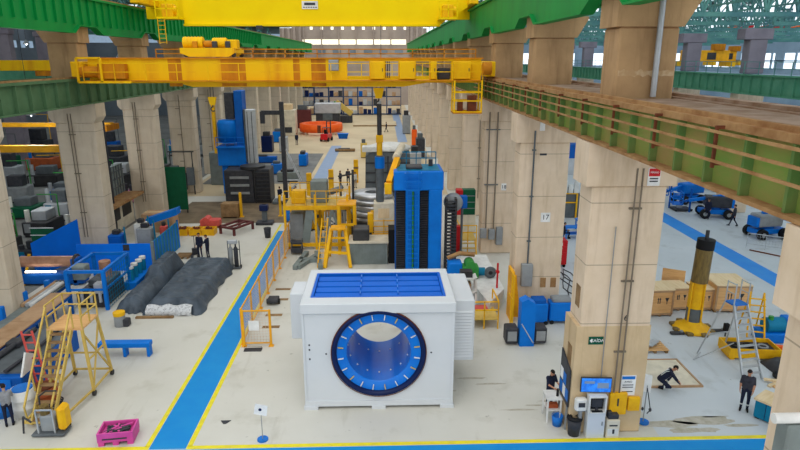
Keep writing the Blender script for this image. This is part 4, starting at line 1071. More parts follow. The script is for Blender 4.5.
MB().bev(-.9, -.2, -1.2, -.5, 1.6, 2.4, .05).build('tilted_hood', 'grey_g', t)
MB().cyl((.2, .4, .9), (.2, .4, 2.2), .32, 16).build('coil', 'copper', t)
MB().grid(-1.5, 1.5, .1, 2.1, 1.06, .3, .02, axis='x').build('guard_net', 'teal', t)
MB().bev(.3, .8, -1.5, -1.0, .9, 1.5, .04).build('valve_box', 'silver', t)
t = thing('pump_skid', 'blue pump skid with white filter caps beside the narrow tarpaulin', 'pump', (-15.15, 35.6, 0))
MB().bev(-.45, .3, -1.3, 1.3, 0, .5, .04).build('skid', 'blue', t)
for y in (-.9, -.3, .4, 1.0):
    q = MB().cyl((-.1, y, .5), (-.1, y, 1.25), .17, 14).build('filter', 'teal', t); MB().cyl((-.1, y, 1.25), (-.1, y, 1.4), .2, 14).build('cap', 'white2', q)
def long_table(label, x, y0, y1, wd, z, top, blocks):
    t = thing('long_table', label, 'table', (x, y0, 0)); L = y1 - y0
    n = 4
    for k in range(n): bx('top_board', -wd/2, wd/2, L*k/n + .01, L*(k+1)/n - .01, z, z + .06, top, t)
    MB().box(-wd/2 + .05, -wd/2 + .15, 0, L, z - .2, z).box(wd/2 - .15, wd/2 - .05, 0, L, z - .2, z).build('frame', 'blue_deep', t)
    for k in range(5):
        for s_ in (-1, 1): MB().bar((s_*(wd/2 - .1), .1 + (L - .2)*k/4, 0), (s_*(wd/2 - .1), .1 + (L - .2)*k/4, z - .18), .1).build('leg', 'blue_deep', t)
    for (yy, h) in blocks: MB().bev(-wd/2 - .2, -wd/2 + .05, yy - .15, yy + .15, 0, z + h, .03).build('side_block', 'blue', t)
    return t
long_table('long low table topped with brown boards behind the wheeled stair', -17.45, 23.6, 31.0, 1.15, 1.15, 'wood_board', ())
long_table('long grey conveyor table with blue blocks at the bay edge', -18.5, 26.5, 33.2, .7, .95, 'grey_g', ((1.6, .7), (3.6, .7), (5.8, .5)))
for i, (dx, m, lab) in enumerate(((-.3, 'wood_board', 'brown tube lying on the grey conveyor table'), (0, 'silver', 'silver tube lying on the grey conveyor table'), (.28, 'white2', 'white tube lying on the grey conveyor table'))):
    t = thing('tube', lab, 'tube', (-18.5 + dx*.75, 29.5, 1.01)); MB().cyl((0, 0, .11), (0, 3.2, .11), .11, 12).build('body', m, t); MB().cyl((0, 3.2, .11), (0, 3.4, .11), .13, 12).build('end_cap', 'grey_d', t)
t = thing('hydraulic_tank', 'long blue hydraulic tank unit behind the red ladder and drums', 'tank', (-15.6, 22.2, 0))
MB().bev(-1.4, .95, 0, 4.6, 0, 1.05, .05).build('body', 'blue_deep', t)
MB().box(-1.2, .9, 0.3, 4.4, 1.05, 1.12).build('lid', 'grey_d', t)
MB().tube([(-.9, .2, 1.2), (-.7, 2.5, 1.28), (-.8, 4.2, 1.2)], .12, 8).tube([(.2, .2, 1.2), (.5, 2.0, 1.3), (.3, 4.2, 1.2)], .08, 8).build('pipe', 'charcoal', t)
pn = bx('panel', -.6, .5, -.04, 0, .2, .95, 'blue', t); MB().box(-.3, .2, -.05, -.04, .7, .82).build('panel_marks', 'navy', pn)
MB().prism([(.0, 1.05), (1.0, 1.05), (1.0, 1.6), (.5, 1.9)], 'x', .9, .98).build('side_sheet', 'white2', t)
MB().bev(-1.1, -.5, 2.4, 3.0, 1.12, 1.4, .05).build('motor', 'charcoal', t)
t = thing('lattice_ladder', 'faded red ladder leaning on the blue hydraulic tank', 'ladder', (-14.3, 22.9, 0))
for s_ in (-.22, .22): MB().bar((s_ + .15, -.15, 0), (s_ - .5, .35, 2.6), .07).build('rail', 'red_pale', t)
for k in range(8): f = (k + .5)/8; MB().bar((-.22 + .15 - .65*f, -.15 + .5*f, 2.6*f), (.22 + .15 - .65*f, -.15 + .5*f, 2.6*f), .05).build('rung', 'red_pale', t)
def drum(label, x, y, r0, h, m, lid):
    t = thing('drum', label, 'drum', (x, y, 0))
    MB().lathe([(0, 0), (r0, 0), (r0, h*.32), (r0*1.04, h*.34), (r0, h*.36), (r0, h*.64), (r0*1.04, h*.66), (r0, h*.68), (r0, h), (r0*.93, h), (r0*.9, h - .03), (0, h - .03)], n=24).build('body', m, t)
    MB().cyl((0, 0, h - .03), (0, 0, h + .03), r0*.86, 20).build('lid', lid, t)
drum('white drum with blue lid beside the man in grey', -14.05, 21.2, .42, 1.15, 'white2', 'plastic_blue')
drum('blue drum standing behind the white drum', -14.9, 21.2, .36, .9, 'plastic_blue', 'blue_deep')
drum('low burnt-orange tub behind the white drum', -13.75, 22.0, .5, .75, 'orange_d', 'rust_dark')
t = thing('hose_heap', 'dark bundle of hoses on the floor by the orange tub', 'hose', (-13.25, 21.6, 0))
for k in range(4): MB().lathe([(.3 + .03*math.cos(a), .06 + .07*k + .03*math.sin(a)) for a in [2*PI*i/6 for i in range(7)]], (.02*k, .03*k, 0), 18).build('coil', 'charcoal', t)

t = thing('wheeled_stair', 'tall yellow wheeled stair platform with wooden deck near the pink crate', 'stair', (-12.8, 22.2, 0))
zt = 2.95
a, b = stair_mb(-.55, .25, -1.9, .1, .35, zt, 11, .06); a.build('stringer', 'yellow_pale', t); b.build('treads', 'wood_old', t)
bx('deck', -.72, .7, .3, 1.7, zt, zt + .08, 'wood', t)
for (x, y, xb, yb) in ((-.68, .35, -.8, .0), (.66, .35, .8, .3), (.66, 1.65, .8, 2.0), (-.68, 1.65, -.8, 2.0)):
    MB().bar((x, y, zt), (xb, yb, .12), .1).build('leg', 'yellow_pale', t)
    MB().cyl((xb - .05, yb, .12), (xb + .05, yb, .12), .12, 12).build('wheel', 'dark', t)
br = MB()
br.bar((-.8, 0, .3), (-.8, 2.0, .3), .07).bar((.8, .3, .3), (.8, 2.0, .3), .07).bar((-.8, 2.0, .3), (.8, 2.0, .3), .07).bar((-.8, -1.9, .2), (-.8, 0, .3), .07).bar((.8, .3, .3), (.45, -1.9, .2), .07).bar((-.8, -1.9, .2), (.45, -1.9, .2), .07)
br.bar((.8, .3, .3), (.68, 1.65, zt - .2), .06).bar((.8, 2.0, .3), (.68, .35, zt - .2), .06).bar((-.8, 0, .3), (-.68, 1.65, zt - .2), .06).bar((-.75, 1.0, 1.6), (.75, 1.0, 1.6), .06)
br.bar((-.74, .3, 1.6), (-.74, 1.8, 1.6), .06).bar((.74, .3, 1.6), (.74, 1.8, 1.6), .06)
br.build('braces', 'yellow_pale', t)
hr = MB()
for x in (-.65, .35):
    hr.bar((x, -2.0, .9), (x, .35, zt + 1.0), .06)
    for k in range(4): f = k/3; hr.bar((x, -1.9 + 2.2*f, .15 + zt*f*.98), (x, -2.0 + 2.3*f, .95 + zt*f*.98), .05)
for z in (.55, 1.05):
    hr.bar((-.68, .35, zt + z), (-.68, 1.7, zt + z), .05).bar((.68, .35, zt + z), (.68, 1.7, zt + z), .05).bar((-.68, 1.7, zt + z), (.68, 1.7, zt + z), .05)
for x, y in ((-.68, .35), (-.68, 1.0), (-.68, 1.7), (.0, 1.7), (.68, 1.7), (.68, 1.0), (.68, .35)): hr.bar((x, y, zt), (x, y, zt + 1.05), .05)
hr.build('handrail', 'yellow_pale', t)
t = thing('floor_machine', 'grey floor cleaning machine with a yellow tank near the wheeled stair', 'cleaning machine', (-12.35, 19.95, 0))
MB().bev(-.65, .55, -.35, .25, .04, .14, .03).build('base_plate', 'grey_d', t)
MB().bev(.28, .6, -.25, .3, .2, 1.15, .1).build('tank', 'yellow', t)
MB().bev(-.35, .2, -.2, .25, .14, .8, .05).build('motor', 'grey', t)
MB().bar((-.4, -.25, .14), (-.4, -.25, 1.1), .05).bar((.2, -.25, .14), (.2, -.25, 1.1), .05).bar((-.4, -.25, 1.1), (.2, -.25, 1.1), .05).build('frame', 'silver', t)
MB().cyl((-.2, 0, .8), (-.2, 0, 1.15), .16, 14).build('filter', 'brass', t)
for x in (-.5, .4): MB().cyl((x - .05, .3, .12), (x + .05, .3, .12), .12, 12).build('wheel', 'black', t)
MB().tube([(-.5, .2, .2), (-.55, .35, 1.3), (-.3, .4, 1.5), (.1, .4, 1.5)], .03, 8).build('handle', 'dark', t)
MB().tube([(-.7, -.1, .5), (-1.0, -.05, .7), (-1.05, -.1, .05)], .035, 8).build('hose', 'charcoal', t)
t = thing('pink_crate', 'bright pink pallet crate holding dark parts on the pale floor', 'crate', (-9.75, 19.5, 0), .12)
c = MB(); c.box(-.62, .62, -.42, -.36, .14, .5).box(-.62, .62, .36, .42, .14, .5).box(-.62, -.56, -.36, .36, .14, .5).box(.56, .62, -.36, .36, .14, .5).box(-.56, .56, -.36, .36, .14, .3)
c.build('box', 'pink', t)
f = MB()
for x in (-.6, -.1, .4): f.box(x, x + .2, -.42, .42, 0, .14)
f.build('foot', 'pink', t)
for k in range(22): MB().bar((random.uniform(-.5, .4), random.uniform(-.3, .3), .36), (random.uniform(-.4, .5), random.uniform(-.3, .3), .42), .07).build('metal_part', 'charcoal' if k % 3 else 'pink', t)
MB().box(-.45, .4, -.425, -.42, .24, .3).build('marking', 'charcoal', t)
t = thing('steel_bench', 'low blue steel bench beam on the floor beside the wheeled stair', 'bench', (-11.95, 26.0, 0))
bx('beam', -1.35, 1.05, -.25, .2, .48, .72, 'blue', t, .03)
for x in (-.15, .95): MB().bev(x - .07, x + .07, -.22, .15, 0, .5, .02).build('leg', 'blue', t)
t = thing('coolant_pump', 'small grey pump with a yellow cap near the foil-ended load', 'pump', (-13.75, 29.3, 0))
MB().cyl((0, 0, 0), (0, 0, .6), .28, 18).build('body', 'grey', t); MB().cyl((0, 0, .6), (0, 0, .78), .3, 18).build('cap', 'yellow', t); MB().bev(.2, .5, -.2, .2, 0, .4, .04).build('side_box', 'charcoal', t)

# ------------------------------------------------------------------ beyond the tarpaulins
for i, (x, lab) in enumerate(((-15.85, 'yellow-rimmed parts bin, first of three in line by the blue wall'), (-14.75, 'yellow-rimmed parts bin, middle one of three in line'), (-13.75, 'yellow-rimmed parts bin with red pieces, last of the three'))):
    t = thing('parts_bin', lab, 'bin', (x, 46.3, 0), 0, 'yellow parts bins')
    b = MB(); b.box(-.48, .48, -.5, -.44, 0, .5).box(-.48, .48, .44, .5, 0, .5).box(-.48, -.42, -.44, .44, 0, .5).box(.42, .48, -.44, .44, 0, .5).box(-.42, .42, -.44, .44, 0, .1); b.build('box', 'yellow', t)
    for k in range(6): MB().bar((random.uniform(-.35, .3), random.uniform(-.3, .3), .42), (random.uniform(-.3, .35), random.uniform(-.3, .3), .55), .1).build('metal_part', ('rust_dark', 'rust_dark', 'maroon')[k % 3], t)
t = thing('red_machine', 'faded red machine part lying just behind the yellow bins', 'machine part', (-14.2, 48.4, 0))
MB().bev(-.8, .8, -.4, .4, .1, .7, .08).build('body', 'red_pale', t); MB().cyl((-.3, -.5, .6), (-.3, .5, .6), .3, 14).build('hub', 'red_pale', t); MB().box(-1.0, 1.0, -.45, .45, 0, .1).build('skid', 'wood_old', t)
t = thing('steel_table', 'dark maroon steel frame table standing on the pale floor', 'table', (-11.75, 47.0, 0), -.5)
MB().box(-.8, .8, -1.2, -1.0, .5, .65).box(-.8, .8, 1.0, 1.2, .5, .65).box(-.8, -.6, -1.2, 1.2, .5, .65).box(.6, .8, -1.2, 1.2, .5, .65).box(-.1, .1, -1.2, 1.2, .5, .62).build('top_frame', 'maroon', t)
for x in (-.7, .7):
    for y in (-1.1, 1.1): MB().box(x - .08, x + .08, y - .08, y + .08, 0, .5).build('leg', 'maroon', t)
t = thing('drill_stand', 'small grey drill stand on a dark base beyond the maroon frame', 'machine', (-9.9, 49.2, 0))
MB().bev(-.7, .7, -.5, .5, 0, .25, .03).build('base', 'charcoal', t); MB().bev(-.2, .2, -.2, .2, .25, 1.7, .03).build('column', 'grey_d', t); MB().bev(-.35, .35, -.4, .2, 1.2, 1.7, .04).build('head', 'navy', t)
t = thing('waste_bin', 'small dark round bin beside the yellow floor line', 'bin', (-8.95, 45.2, 0))
MB().lathe([(0, 0), (.22, 0), (.28, .75), (.25, .75), (.2, .1), (0, .1)], n=18).build('body', 'charcoal', t); MB().lathe([(.28, .72), (.3, .75), (.28, .78), (.25, .75)], n=18).build('rim', 'dark', t)
t = thing('gas_trolley', 'upright welding trolley with two bottles at the corner of the tarpaulin', 'trolley', (-9.85, 38.0, 0))
for x, m in ((-.18, 'grey'), (.16, 'charcoal')): MB().lathe([(0, 0), (.14, 0), (.14, 1.25), (.05, 1.42), (.05, 1.55), (0, 1.55)], (x, 0, .15), 16).build('gas_bottle', m, t)
MB().bar((-.38, .15, .1), (-.38, .15, 1.9), .05).bar((.38, .15, .1), (.38, .15, 1.9), .05).bar((-.38, .15, 1.3), (.38, .15, 1.3), .05).box(-.42, .42, -.2, .25, .08, .14).build('frame', 'grey_d', t)
for x in (-.4, .4): MB().cyl((x - .04, .15, .12), (x + .04, .15, .12), .12, 12).build('wheel', 'black', t)
MB().bev(-.3, .3, -.15, .1, 1.75, 2.0, .03).build('regulator', 'silver', t)
t = thing('pallet_jack', 'dark pallet jack with upright handle beside the two men in navy', 'pallet jack', (-13.3, 40.9, 0), .3)
MB().box(-.3, -.12, -1.2, 0, .04, .1).build('fork', 'charcoal', t); MB().box(.12, .3, -1.2, 0, .04, .1).build('fork', 'charcoal', t); MB().bev(-.2, .2, 0, .3, .05, .5, .03).build('pump', 'charcoal', t); MB().bar((0, .2, .4), (0, .5, 1.3), .05).bar((-.15, .5, 1.3), (.15, .5, 1.3), .05).build('handle', 'dark', t)
t = thing('wood_pallet', 'small brown pallet lying behind the narrow tarpaulin load', 'pallet', (-14.0, 40.6, 0))
for k in range(5): bx('deck_slat', -.5, .5, -.5 + .22*k, -.36 + .22*k, .12, .15, 'wood_old', t)
for x in (-.45, -.05, .35): bx('bearer', x, x + .1, -.5, .5, 0, .12, 'wood_old', t)
for i, (x, y, h, lab) in enumerate(((-12.4, 51.6, 2.2, 'yellow post at the edge of the worn floor plate by the wooden crate'), (-9.0, 51.8, 1.9, 'slim yellow post with a white tag on the worn floor'))):
    t = thing('marker_post', lab, 'post', (x, y, 0)); MB().box(-.1, .1, -.1, .1, 0, h).build('post', 'yellow', t); MB().box(-.2, .2, -.2, .2, 0, .05).build('foot', 'yellow', t)
    if i: bx('tag', .1, .4, -.02, .02, h - .5, h - .1, 'paper', t)
t = thing('wood_crate', 'brown wooden crate on the worn floor beside the yellow post', 'crate', (-13.3, 51.6, 0))
MB().bev(-.75, .75, -.5, .5, .1, 1.3, .03).build('box', 'wood_old', t); MB().box(-.75, -.6, -.5, .5, 0, .1).build('skid', 'wood_old', t); MB().box(.6, .75, -.5, .5, 0, .1).build('skid', 'wood_old', t)
t = thing('blue_drum_box', 'blue plastic bin standing where the walkway meets the worn floor', 'bin', (-7.9, 50.2, 0))
MB().bev(-.45, .45, -.35, .35, 0, 1.0, .05).build('body', 'plastic_blue', t); MB().bev(-.48, .48, -.38, .38, 1.0, 1.1, .03).build('lid', 'blue_deep', t)
t = thing('control_room', 'grey-green panelled control room with a brown ledge between two columns', 'cabin', (-21.6, 43.0, 0))
bx('lower_wall', -.1, .3, 0, 7.6, 0, 2.4, 'cream', t)
for y0 in (.5, 3.2, 5.4): bx('window', .28, .33, y0, y0 + 1.7, .9, 2.1, 'dark', t)
bx('ledge', -.3, 1.3, -.2, 7.7, 2.4, 2.6, 'rust', t)
bx('upper_wall', -.6, -.3, 0, 7.8, 2.6, 5.0, 'grey_g', t)
r = MB()
for k in range(16): r.box(-.3, -.24, .2 + .48*k, .28 + .48*k, 2.6, 5.0)
for z in (3.2, 3.9, 4.5): r.box(-.3, -.22, 0, 7.8, z, z + .06)
r.build('panel_ribs', 'grey_d', t)
for y in (2.0, 3.4, 4.8): MB().ball((-.15, y, 4.2), (.07, .07, .07), 8).build('lamp', 'lamp', t)
t = thing('green_board', 'dark green notice board standing behind the blue enclosure', 'board', (-22.0, 39.4, 0))
MB().box(-1.6, -.1, 0, .06, 1.6, 2.5).build('board', 'green_dk', t); MB().box(-1.65, -.05, -.02, .0, 2.0, 2.06).box(-1.65, -.05, -.02, 0, 2.5, 2.56).build('white_strip', 'paper', t)
for x in (-1.5, -.2): MB().bar((x, .03, 0), (x, .03, 1.6), .08).build('post', 'grey_d', t)
t = thing('green_board', 'tall dark green screen board past the control room', 'board', (-18.4, 53.2, 0))
bx('board', -.9, .9, 0, .1, .3, 4.2, 'green_dk', t)
for x in (-.8, .8): MB().bar((x, .05, 0), (x, .05, .3), .1).build('foot', 'dark', t)
t = thing('switch_panel', 'dark grey switch boxes mounted on a rack before a far column', 'electrical cabinet', (-20.6, 60.9, 0))
for x0, x1, z0, z1 in ((-.9, .0, .8, 3.0), (.1, .7, .5, 2.2), (.8, 1.5, 1.0, 2.8)): MB().bev(x0, x1, -.3, .1, z0, z1, .03).build('box', 'grey_d', t)
MB().bar((-.8, 0, 0), (-.8, 0, 3.2), .1).bar((1.4, 0, 0), (1.4, 0, 3.2), .1).bar((-1.0, 0, 4.4), (1.6, 0, 4.4), .12).bar((-.8, 0, 3.2), (-.8, 0, 4.4), .08).bar((1.4, 0, 3.2), (1.4, 0, 4.4), .08).build('rack', 'dark', t)
t = thing('cardboard_crate', 'large tan cardboard crate beside the control room end', 'crate', (-18.0, 47.6, 0))
MB().bev(-1.2, 1.2, -.8, .8, 0, 1.5, .03).build('box', 'wood_board', t); MB().box(-1.21, 1.21, -.1, .1, 1.5, 1.52).build('tape', 'wood_pale', t)
t = thing('blue_chute', 'blue sloping conveyor chute behind the enclosure', 'conveyor', (-16.6, 44.6, 0))
MB().prism([(-1.4, 1.2), (1.0, 2.0), (1.0, 2.5), (-1.4, 1.7)], 'y', 0, .9).build('chute', 'blue', t)
for x in (-1.2, .8): MB().bar((x, .45, 0), (x, .45, 1.5), .12).build('leg', 'blue_deep', t)
t = thing('grey_electrical_hut', 'pale grey louvred cabinet wall beside a far column', 'cabinet', (-17.6, 65.5, 0))
MB().bev(-1.2, 1.2, 0, 4, 0, 3.6, .05).build('body', 'grey_g', t)
r = MB()
for k in range(9): r.box(1.2, 1.24, .2, 3.8, .4 + .36*k, .46 + .36*k)
r.build('louvres', 'grey_d', t)

# ------------------------------------------------------------------ left side bay: cranes and machines in the dark
for i, (y, z, h, lab) in enumerate(((62, 12.3, 1.0, 'highest yellow crane bridge in the dark side bay'), (45, 6.8, .5, 'low amber crane bridge in the dark side bay'), (52, 7.9, .35, 'slim amber crane bridge above the low one in the dark side bay'))):
    t = thing('overhead_crane', lab, 'crane', (-36, y, z), 0, 'cranes in the dark side bay')
    bx('girder', -11.6, 13.2, -.3, .3, 0, h, 'crane_y' if i < 1 else 'orange_y', t, .04)
    for x in (-11.5, 13): bx('end_truck', x - .25, x + .25, -1.2, 1.2, -.3, .2, 'crane_rust', t, .04)
    MB().bev(2.2, 3.6, -.5, .5, -.5, 0, .04).build('hoist', 'crane_rust', t)
    MB().cyl((3, 0, -2.2), (3, 0, -.5), .03, 6).build('rope', 'dark', t)
random.seed(21)
nm = {'blue_deep': 'dark blue', 'grey_d': 'dark grey', 'charcoal': 'charcoal', 'teal': 'teal', 'green_dk': 'dark green', 'grey': 'grey', 'maroon': 'maroon', 'orange_d': 'burnt-orange', 'pink': 'pink', 'navy': 'navy', 'dark': 'black', 'silver': 'silver', 'blue': 'bright blue'}
keys = ['blue_deep', 'charcoal', 'grey_d', 'dark', 'navy', 'charcoal', 'grey', 'teal', 'green_dk', 'dark', 'maroon', 'silver', 'orange_d', 'charcoal', 'blue']
for r_, (y, hh) in enumerate(((36.5, 1.7), (41.5, 1.9), (46.5, 1.8), (52, 2.2), (58.5, 2.4), (66, 2.8), (75, 3.2), (87, 3.6))):
    for c_ in range(6):
        x = -23.8 - c_*(2.5 + .35*r_) - .5*(r_ % 2); yy = y + random.uniform(-.6, .6); m = random.choice(keys)
        if (r_, c_) == (4, 1): m = 'orange_d'
        if (r_, c_) == (4, 0): m = 'pink'
        h = hh*random.uniform(.6, 1.25); a = (1.7 + .25*r_)*random.uniform(.7, 1.1); b = 2.2*random.uniform(.8, 1.2)
        t = thing('side_bay_machine', '%s machine in row %s of the dark side bay, %s from the columns' % (nm[m], ('one', 'two', 'three', 'four', 'five', 'six', 'seven', 'eight')[r_], ORD[c_ + 1]), 'machine', (x, yy, 0), random.uniform(-.15, .15), 'machines in the dark side bay')
        MB().bev(-a/2, a/2, -b/2, b/2, .15, h*.6, .06).build('bed', m, t); MB().box(-a/2 + .1, a/2 - .1, -b/2 + .1, b/2 - .1, 0, .15).build('plinth', 'dark', t)
        MB().bev(-a/4, a/3, -b/4, b/3, h*.6, h, .05).build('head', random.choice(['grey_d', 'silver', m, 'charcoal']), t)
        MB().cyl((-a/3, -b/3, h*.6), (-a/3, -b/3, h*random.uniform(.8, 1.3)), .18, 12).build('motor', random.choice(['silver', 'blue', 'plastic_w', 'yellow', 'charcoal']), t)
        bx('panel', -a/2 + .2, -a/2 + .7, -b/2 - .05, -b/2, .4, h*.55, random.choice(['grey', 'white2', 'teal']), t)
        if c_ % 2: MB().bar((a/2 - .1, b/3, .2), (a/2 - .1, b/3, h*1.5), .08).bar((a/2 - .1, b/3, h*1.5), (-a/3, b/3, h*1.5), .08).build('cable_mast', random.choice(['grey_d', 'yellow', 'green']), t)
for i, y in enumerate((40.4, 51, 61.6, 72.2, 82.9, 93.6)):
    c = thing('concrete_column', 'dim concrete column, %s one at the far side of the dark side bay' % ORD[i+1], 'column', (-49.5, y, 0), 0, 'columns at the far side of the dark bay')
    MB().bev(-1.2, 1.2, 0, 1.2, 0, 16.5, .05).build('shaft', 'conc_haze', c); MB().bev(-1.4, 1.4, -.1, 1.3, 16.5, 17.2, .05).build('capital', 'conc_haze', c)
t = thing('crane_runway_beam', 'dim green runway girder at the far side of the dark side bay', 'beam', (-48.2, 0, 0)); MB().box(-.15, .15, 30, 148, 10.9, 12.1).build('web', 'green_haze', t); MB().box(-.3, .3, 30, 148, 12.1, 12.2).box(-.3, .3, 30, 148, 10.8, 10.9).build('flange', 'green_haze', t)
for i, (x, y, z) in enumerate(((-26.6, 47, 9.3), (-29, 70, 13.5), (-40, 72, 15))):
    t = thing('high_bay_lamp', 'bright hanging bay lamp in the dark side bay, %s' % ('lowest one near the shaded columns', 'above the far machines', 'deepest one by the outer wall')[i], 'lamp', (x, y, z))
    MB().lathe([(.05, .5), (.12, .45), (.34, .05), (.36, 0), (.3, .02), (.1, .4)], n=20).build('shade', 'grey', t); MB().ball((0, 0, .1), (.16, .16, .14), 12).build('bulb', 'lamp', t); MB().cyl((0, 0, .45), (0, 0, 20.6 - z), .02, 6).build('cord', 'dark', t)
    ld_ = bpy.data.lights.new('bay_lamp', 'POINT'); ld_.energy = 900; ld_.shadow_soft_size = .3; ld_.color = (.95, .98, 1); lo_ = bpy.data.objects.new('bay_lamp', ld_); COL.objects.link(lo_); lo_.location = (0, 0, -.12); lo_.parent = t
for i, y in enumerate((46, 57, 68)):
    t = thing('cable_rack', 'dark vertical cable rack between columns, %s one along the dull green runway' % ORD[i+1], 'cable rack', (-21.3, y, 0))
    MB().box(-.5, -.4, 0, .1, 0, 10.6).box(.4, .5, 0, .1, 0, 10.6).build('rails', 'charcoal', t)
    r = MB()
    for k in range(7): r.cyl((-.3 + .1*k, .05, 5.2), (-.3 + .1*k, .05, 10.6), .04, 6)
    r.build('cables', 'dark', t)
# ------------------------------------------------------------------ people
def remeshed(mb, voxel):
    me = bpy.data.meshes.new('tmp'); me.from_pydata(mb.v, [], mb.f); me.validate(); me.update()
    o = bpy.data.objects.new('tmp', me); COL.objects.link(o)
    r = o.modifiers.new('r', 'REMESH'); r.mode = 'VOXEL'; r.voxel_size = voxel
    sm = o.modifiers.new('s', 'SMOOTH'); sm.factor = 0.5; sm.iterations = 3
    dg = bpy.context.evaluated_depsgraph_get(); ev = o.evaluated_get(dg); m2 = ev.to_mesh()
    vs = [v.co.copy() for v in m2.vertices]; fs = [tuple(p.vertices) for p in m2.polygons]
    ev.to_mesh_clear(); bpy.data.objects.remove(o); bpy.data.meshes.remove(me)
    return vs, fs

STAND = dict(pelvis=(0,0,.95), chest=(0,.0,1.30), neck=(0,.0,1.47), head=(0,.025,1.625), look=(0, 1, -.1),
    shL=(-.185,0,1.42), elL=(-.235,-.03,1.13), wrL=(-.23,.07,.89), shR=(.185,0,1.42), elR=(.235,-.03,1.13), wrR=(.23,.07,.89),
    hiL=(-.09,0,.92), knL=(-.105,.02,.50), anL=(-.11,-.03,.09), toL=(-.135,.14,.035), hiR=(.09,0,.92), knR=(.105,.02,.50), anR=(.11,-.03,.09), toR=(.135,.14,.035))
def pose(**k):
    d = dict(STAND); d.update(k); return d
WALK = pose(knL=(-.10,.14,.52), anL=(-.10,.26,.10), toL=(-.11,.43,.05), knR=(.10,-.02,.50), anR=(.10,-.28,.13), toR=(.11,-.14,.035), wrL=(-.23,-.10,.90), elL=(-.24,-.12,1.14), wrR=(.22,.22,.95), elR=(.24,.0,1.13))
REACH = pose(elL=(-.22,.12,1.17), wrL=(-.17,.36,1.12), elR=(.22,.12,1.17), wrR=(.15,.38,1.14), head=(0,.06,1.61), look=(0,1,-.45))
CROUCH = pose(pelvis=(0,-.12,.42), chest=(0,.14,.70), neck=(0,.26,.84), head=(0,.36,.95), look=(0,.8,-.7), shL=(-.18,.20,.80), shR=(.18,.20,.80), elL=(-.22,.36,.56), wrL=(-.13,.52,.38), elR=(.22,.40,.55), wrR=(.10,.55,.36),
    hiL=(-.10,-.10,.42), knL=(-.17,.28,.50), anL=(-.13,.06,.09), toL=(-.16,.23,.035), hiR=(.10,-.10,.40), knR=(.16,.24,.17), anR=(.13,-.14,.12), toR=(.14,-.02,.035))
SIT = pose(pelvis=(0,0,.50), chest=(0,.02,.86), neck=(0,.05,1.02), head=(0,.09,1.17), look=(0,1,-.3), shL=(-.185,.02,.97), shR=(.185,.02,.97), elL=(-.23,.06,.70), wrL=(-.15,.32,.68), elR=(.23,.06,.70), wrR=(.15,.34,.68),
    hiL=(-.10,.02,.49), knL=(-.12,.45,.50), anL=(-.12,.44,.09), toL=(-.13,.61,.035), hiR=(.10,.02,.49), knR=(.12,.45,.50), anR=(.12,.40,.09), toR=(.13,.57,.035))

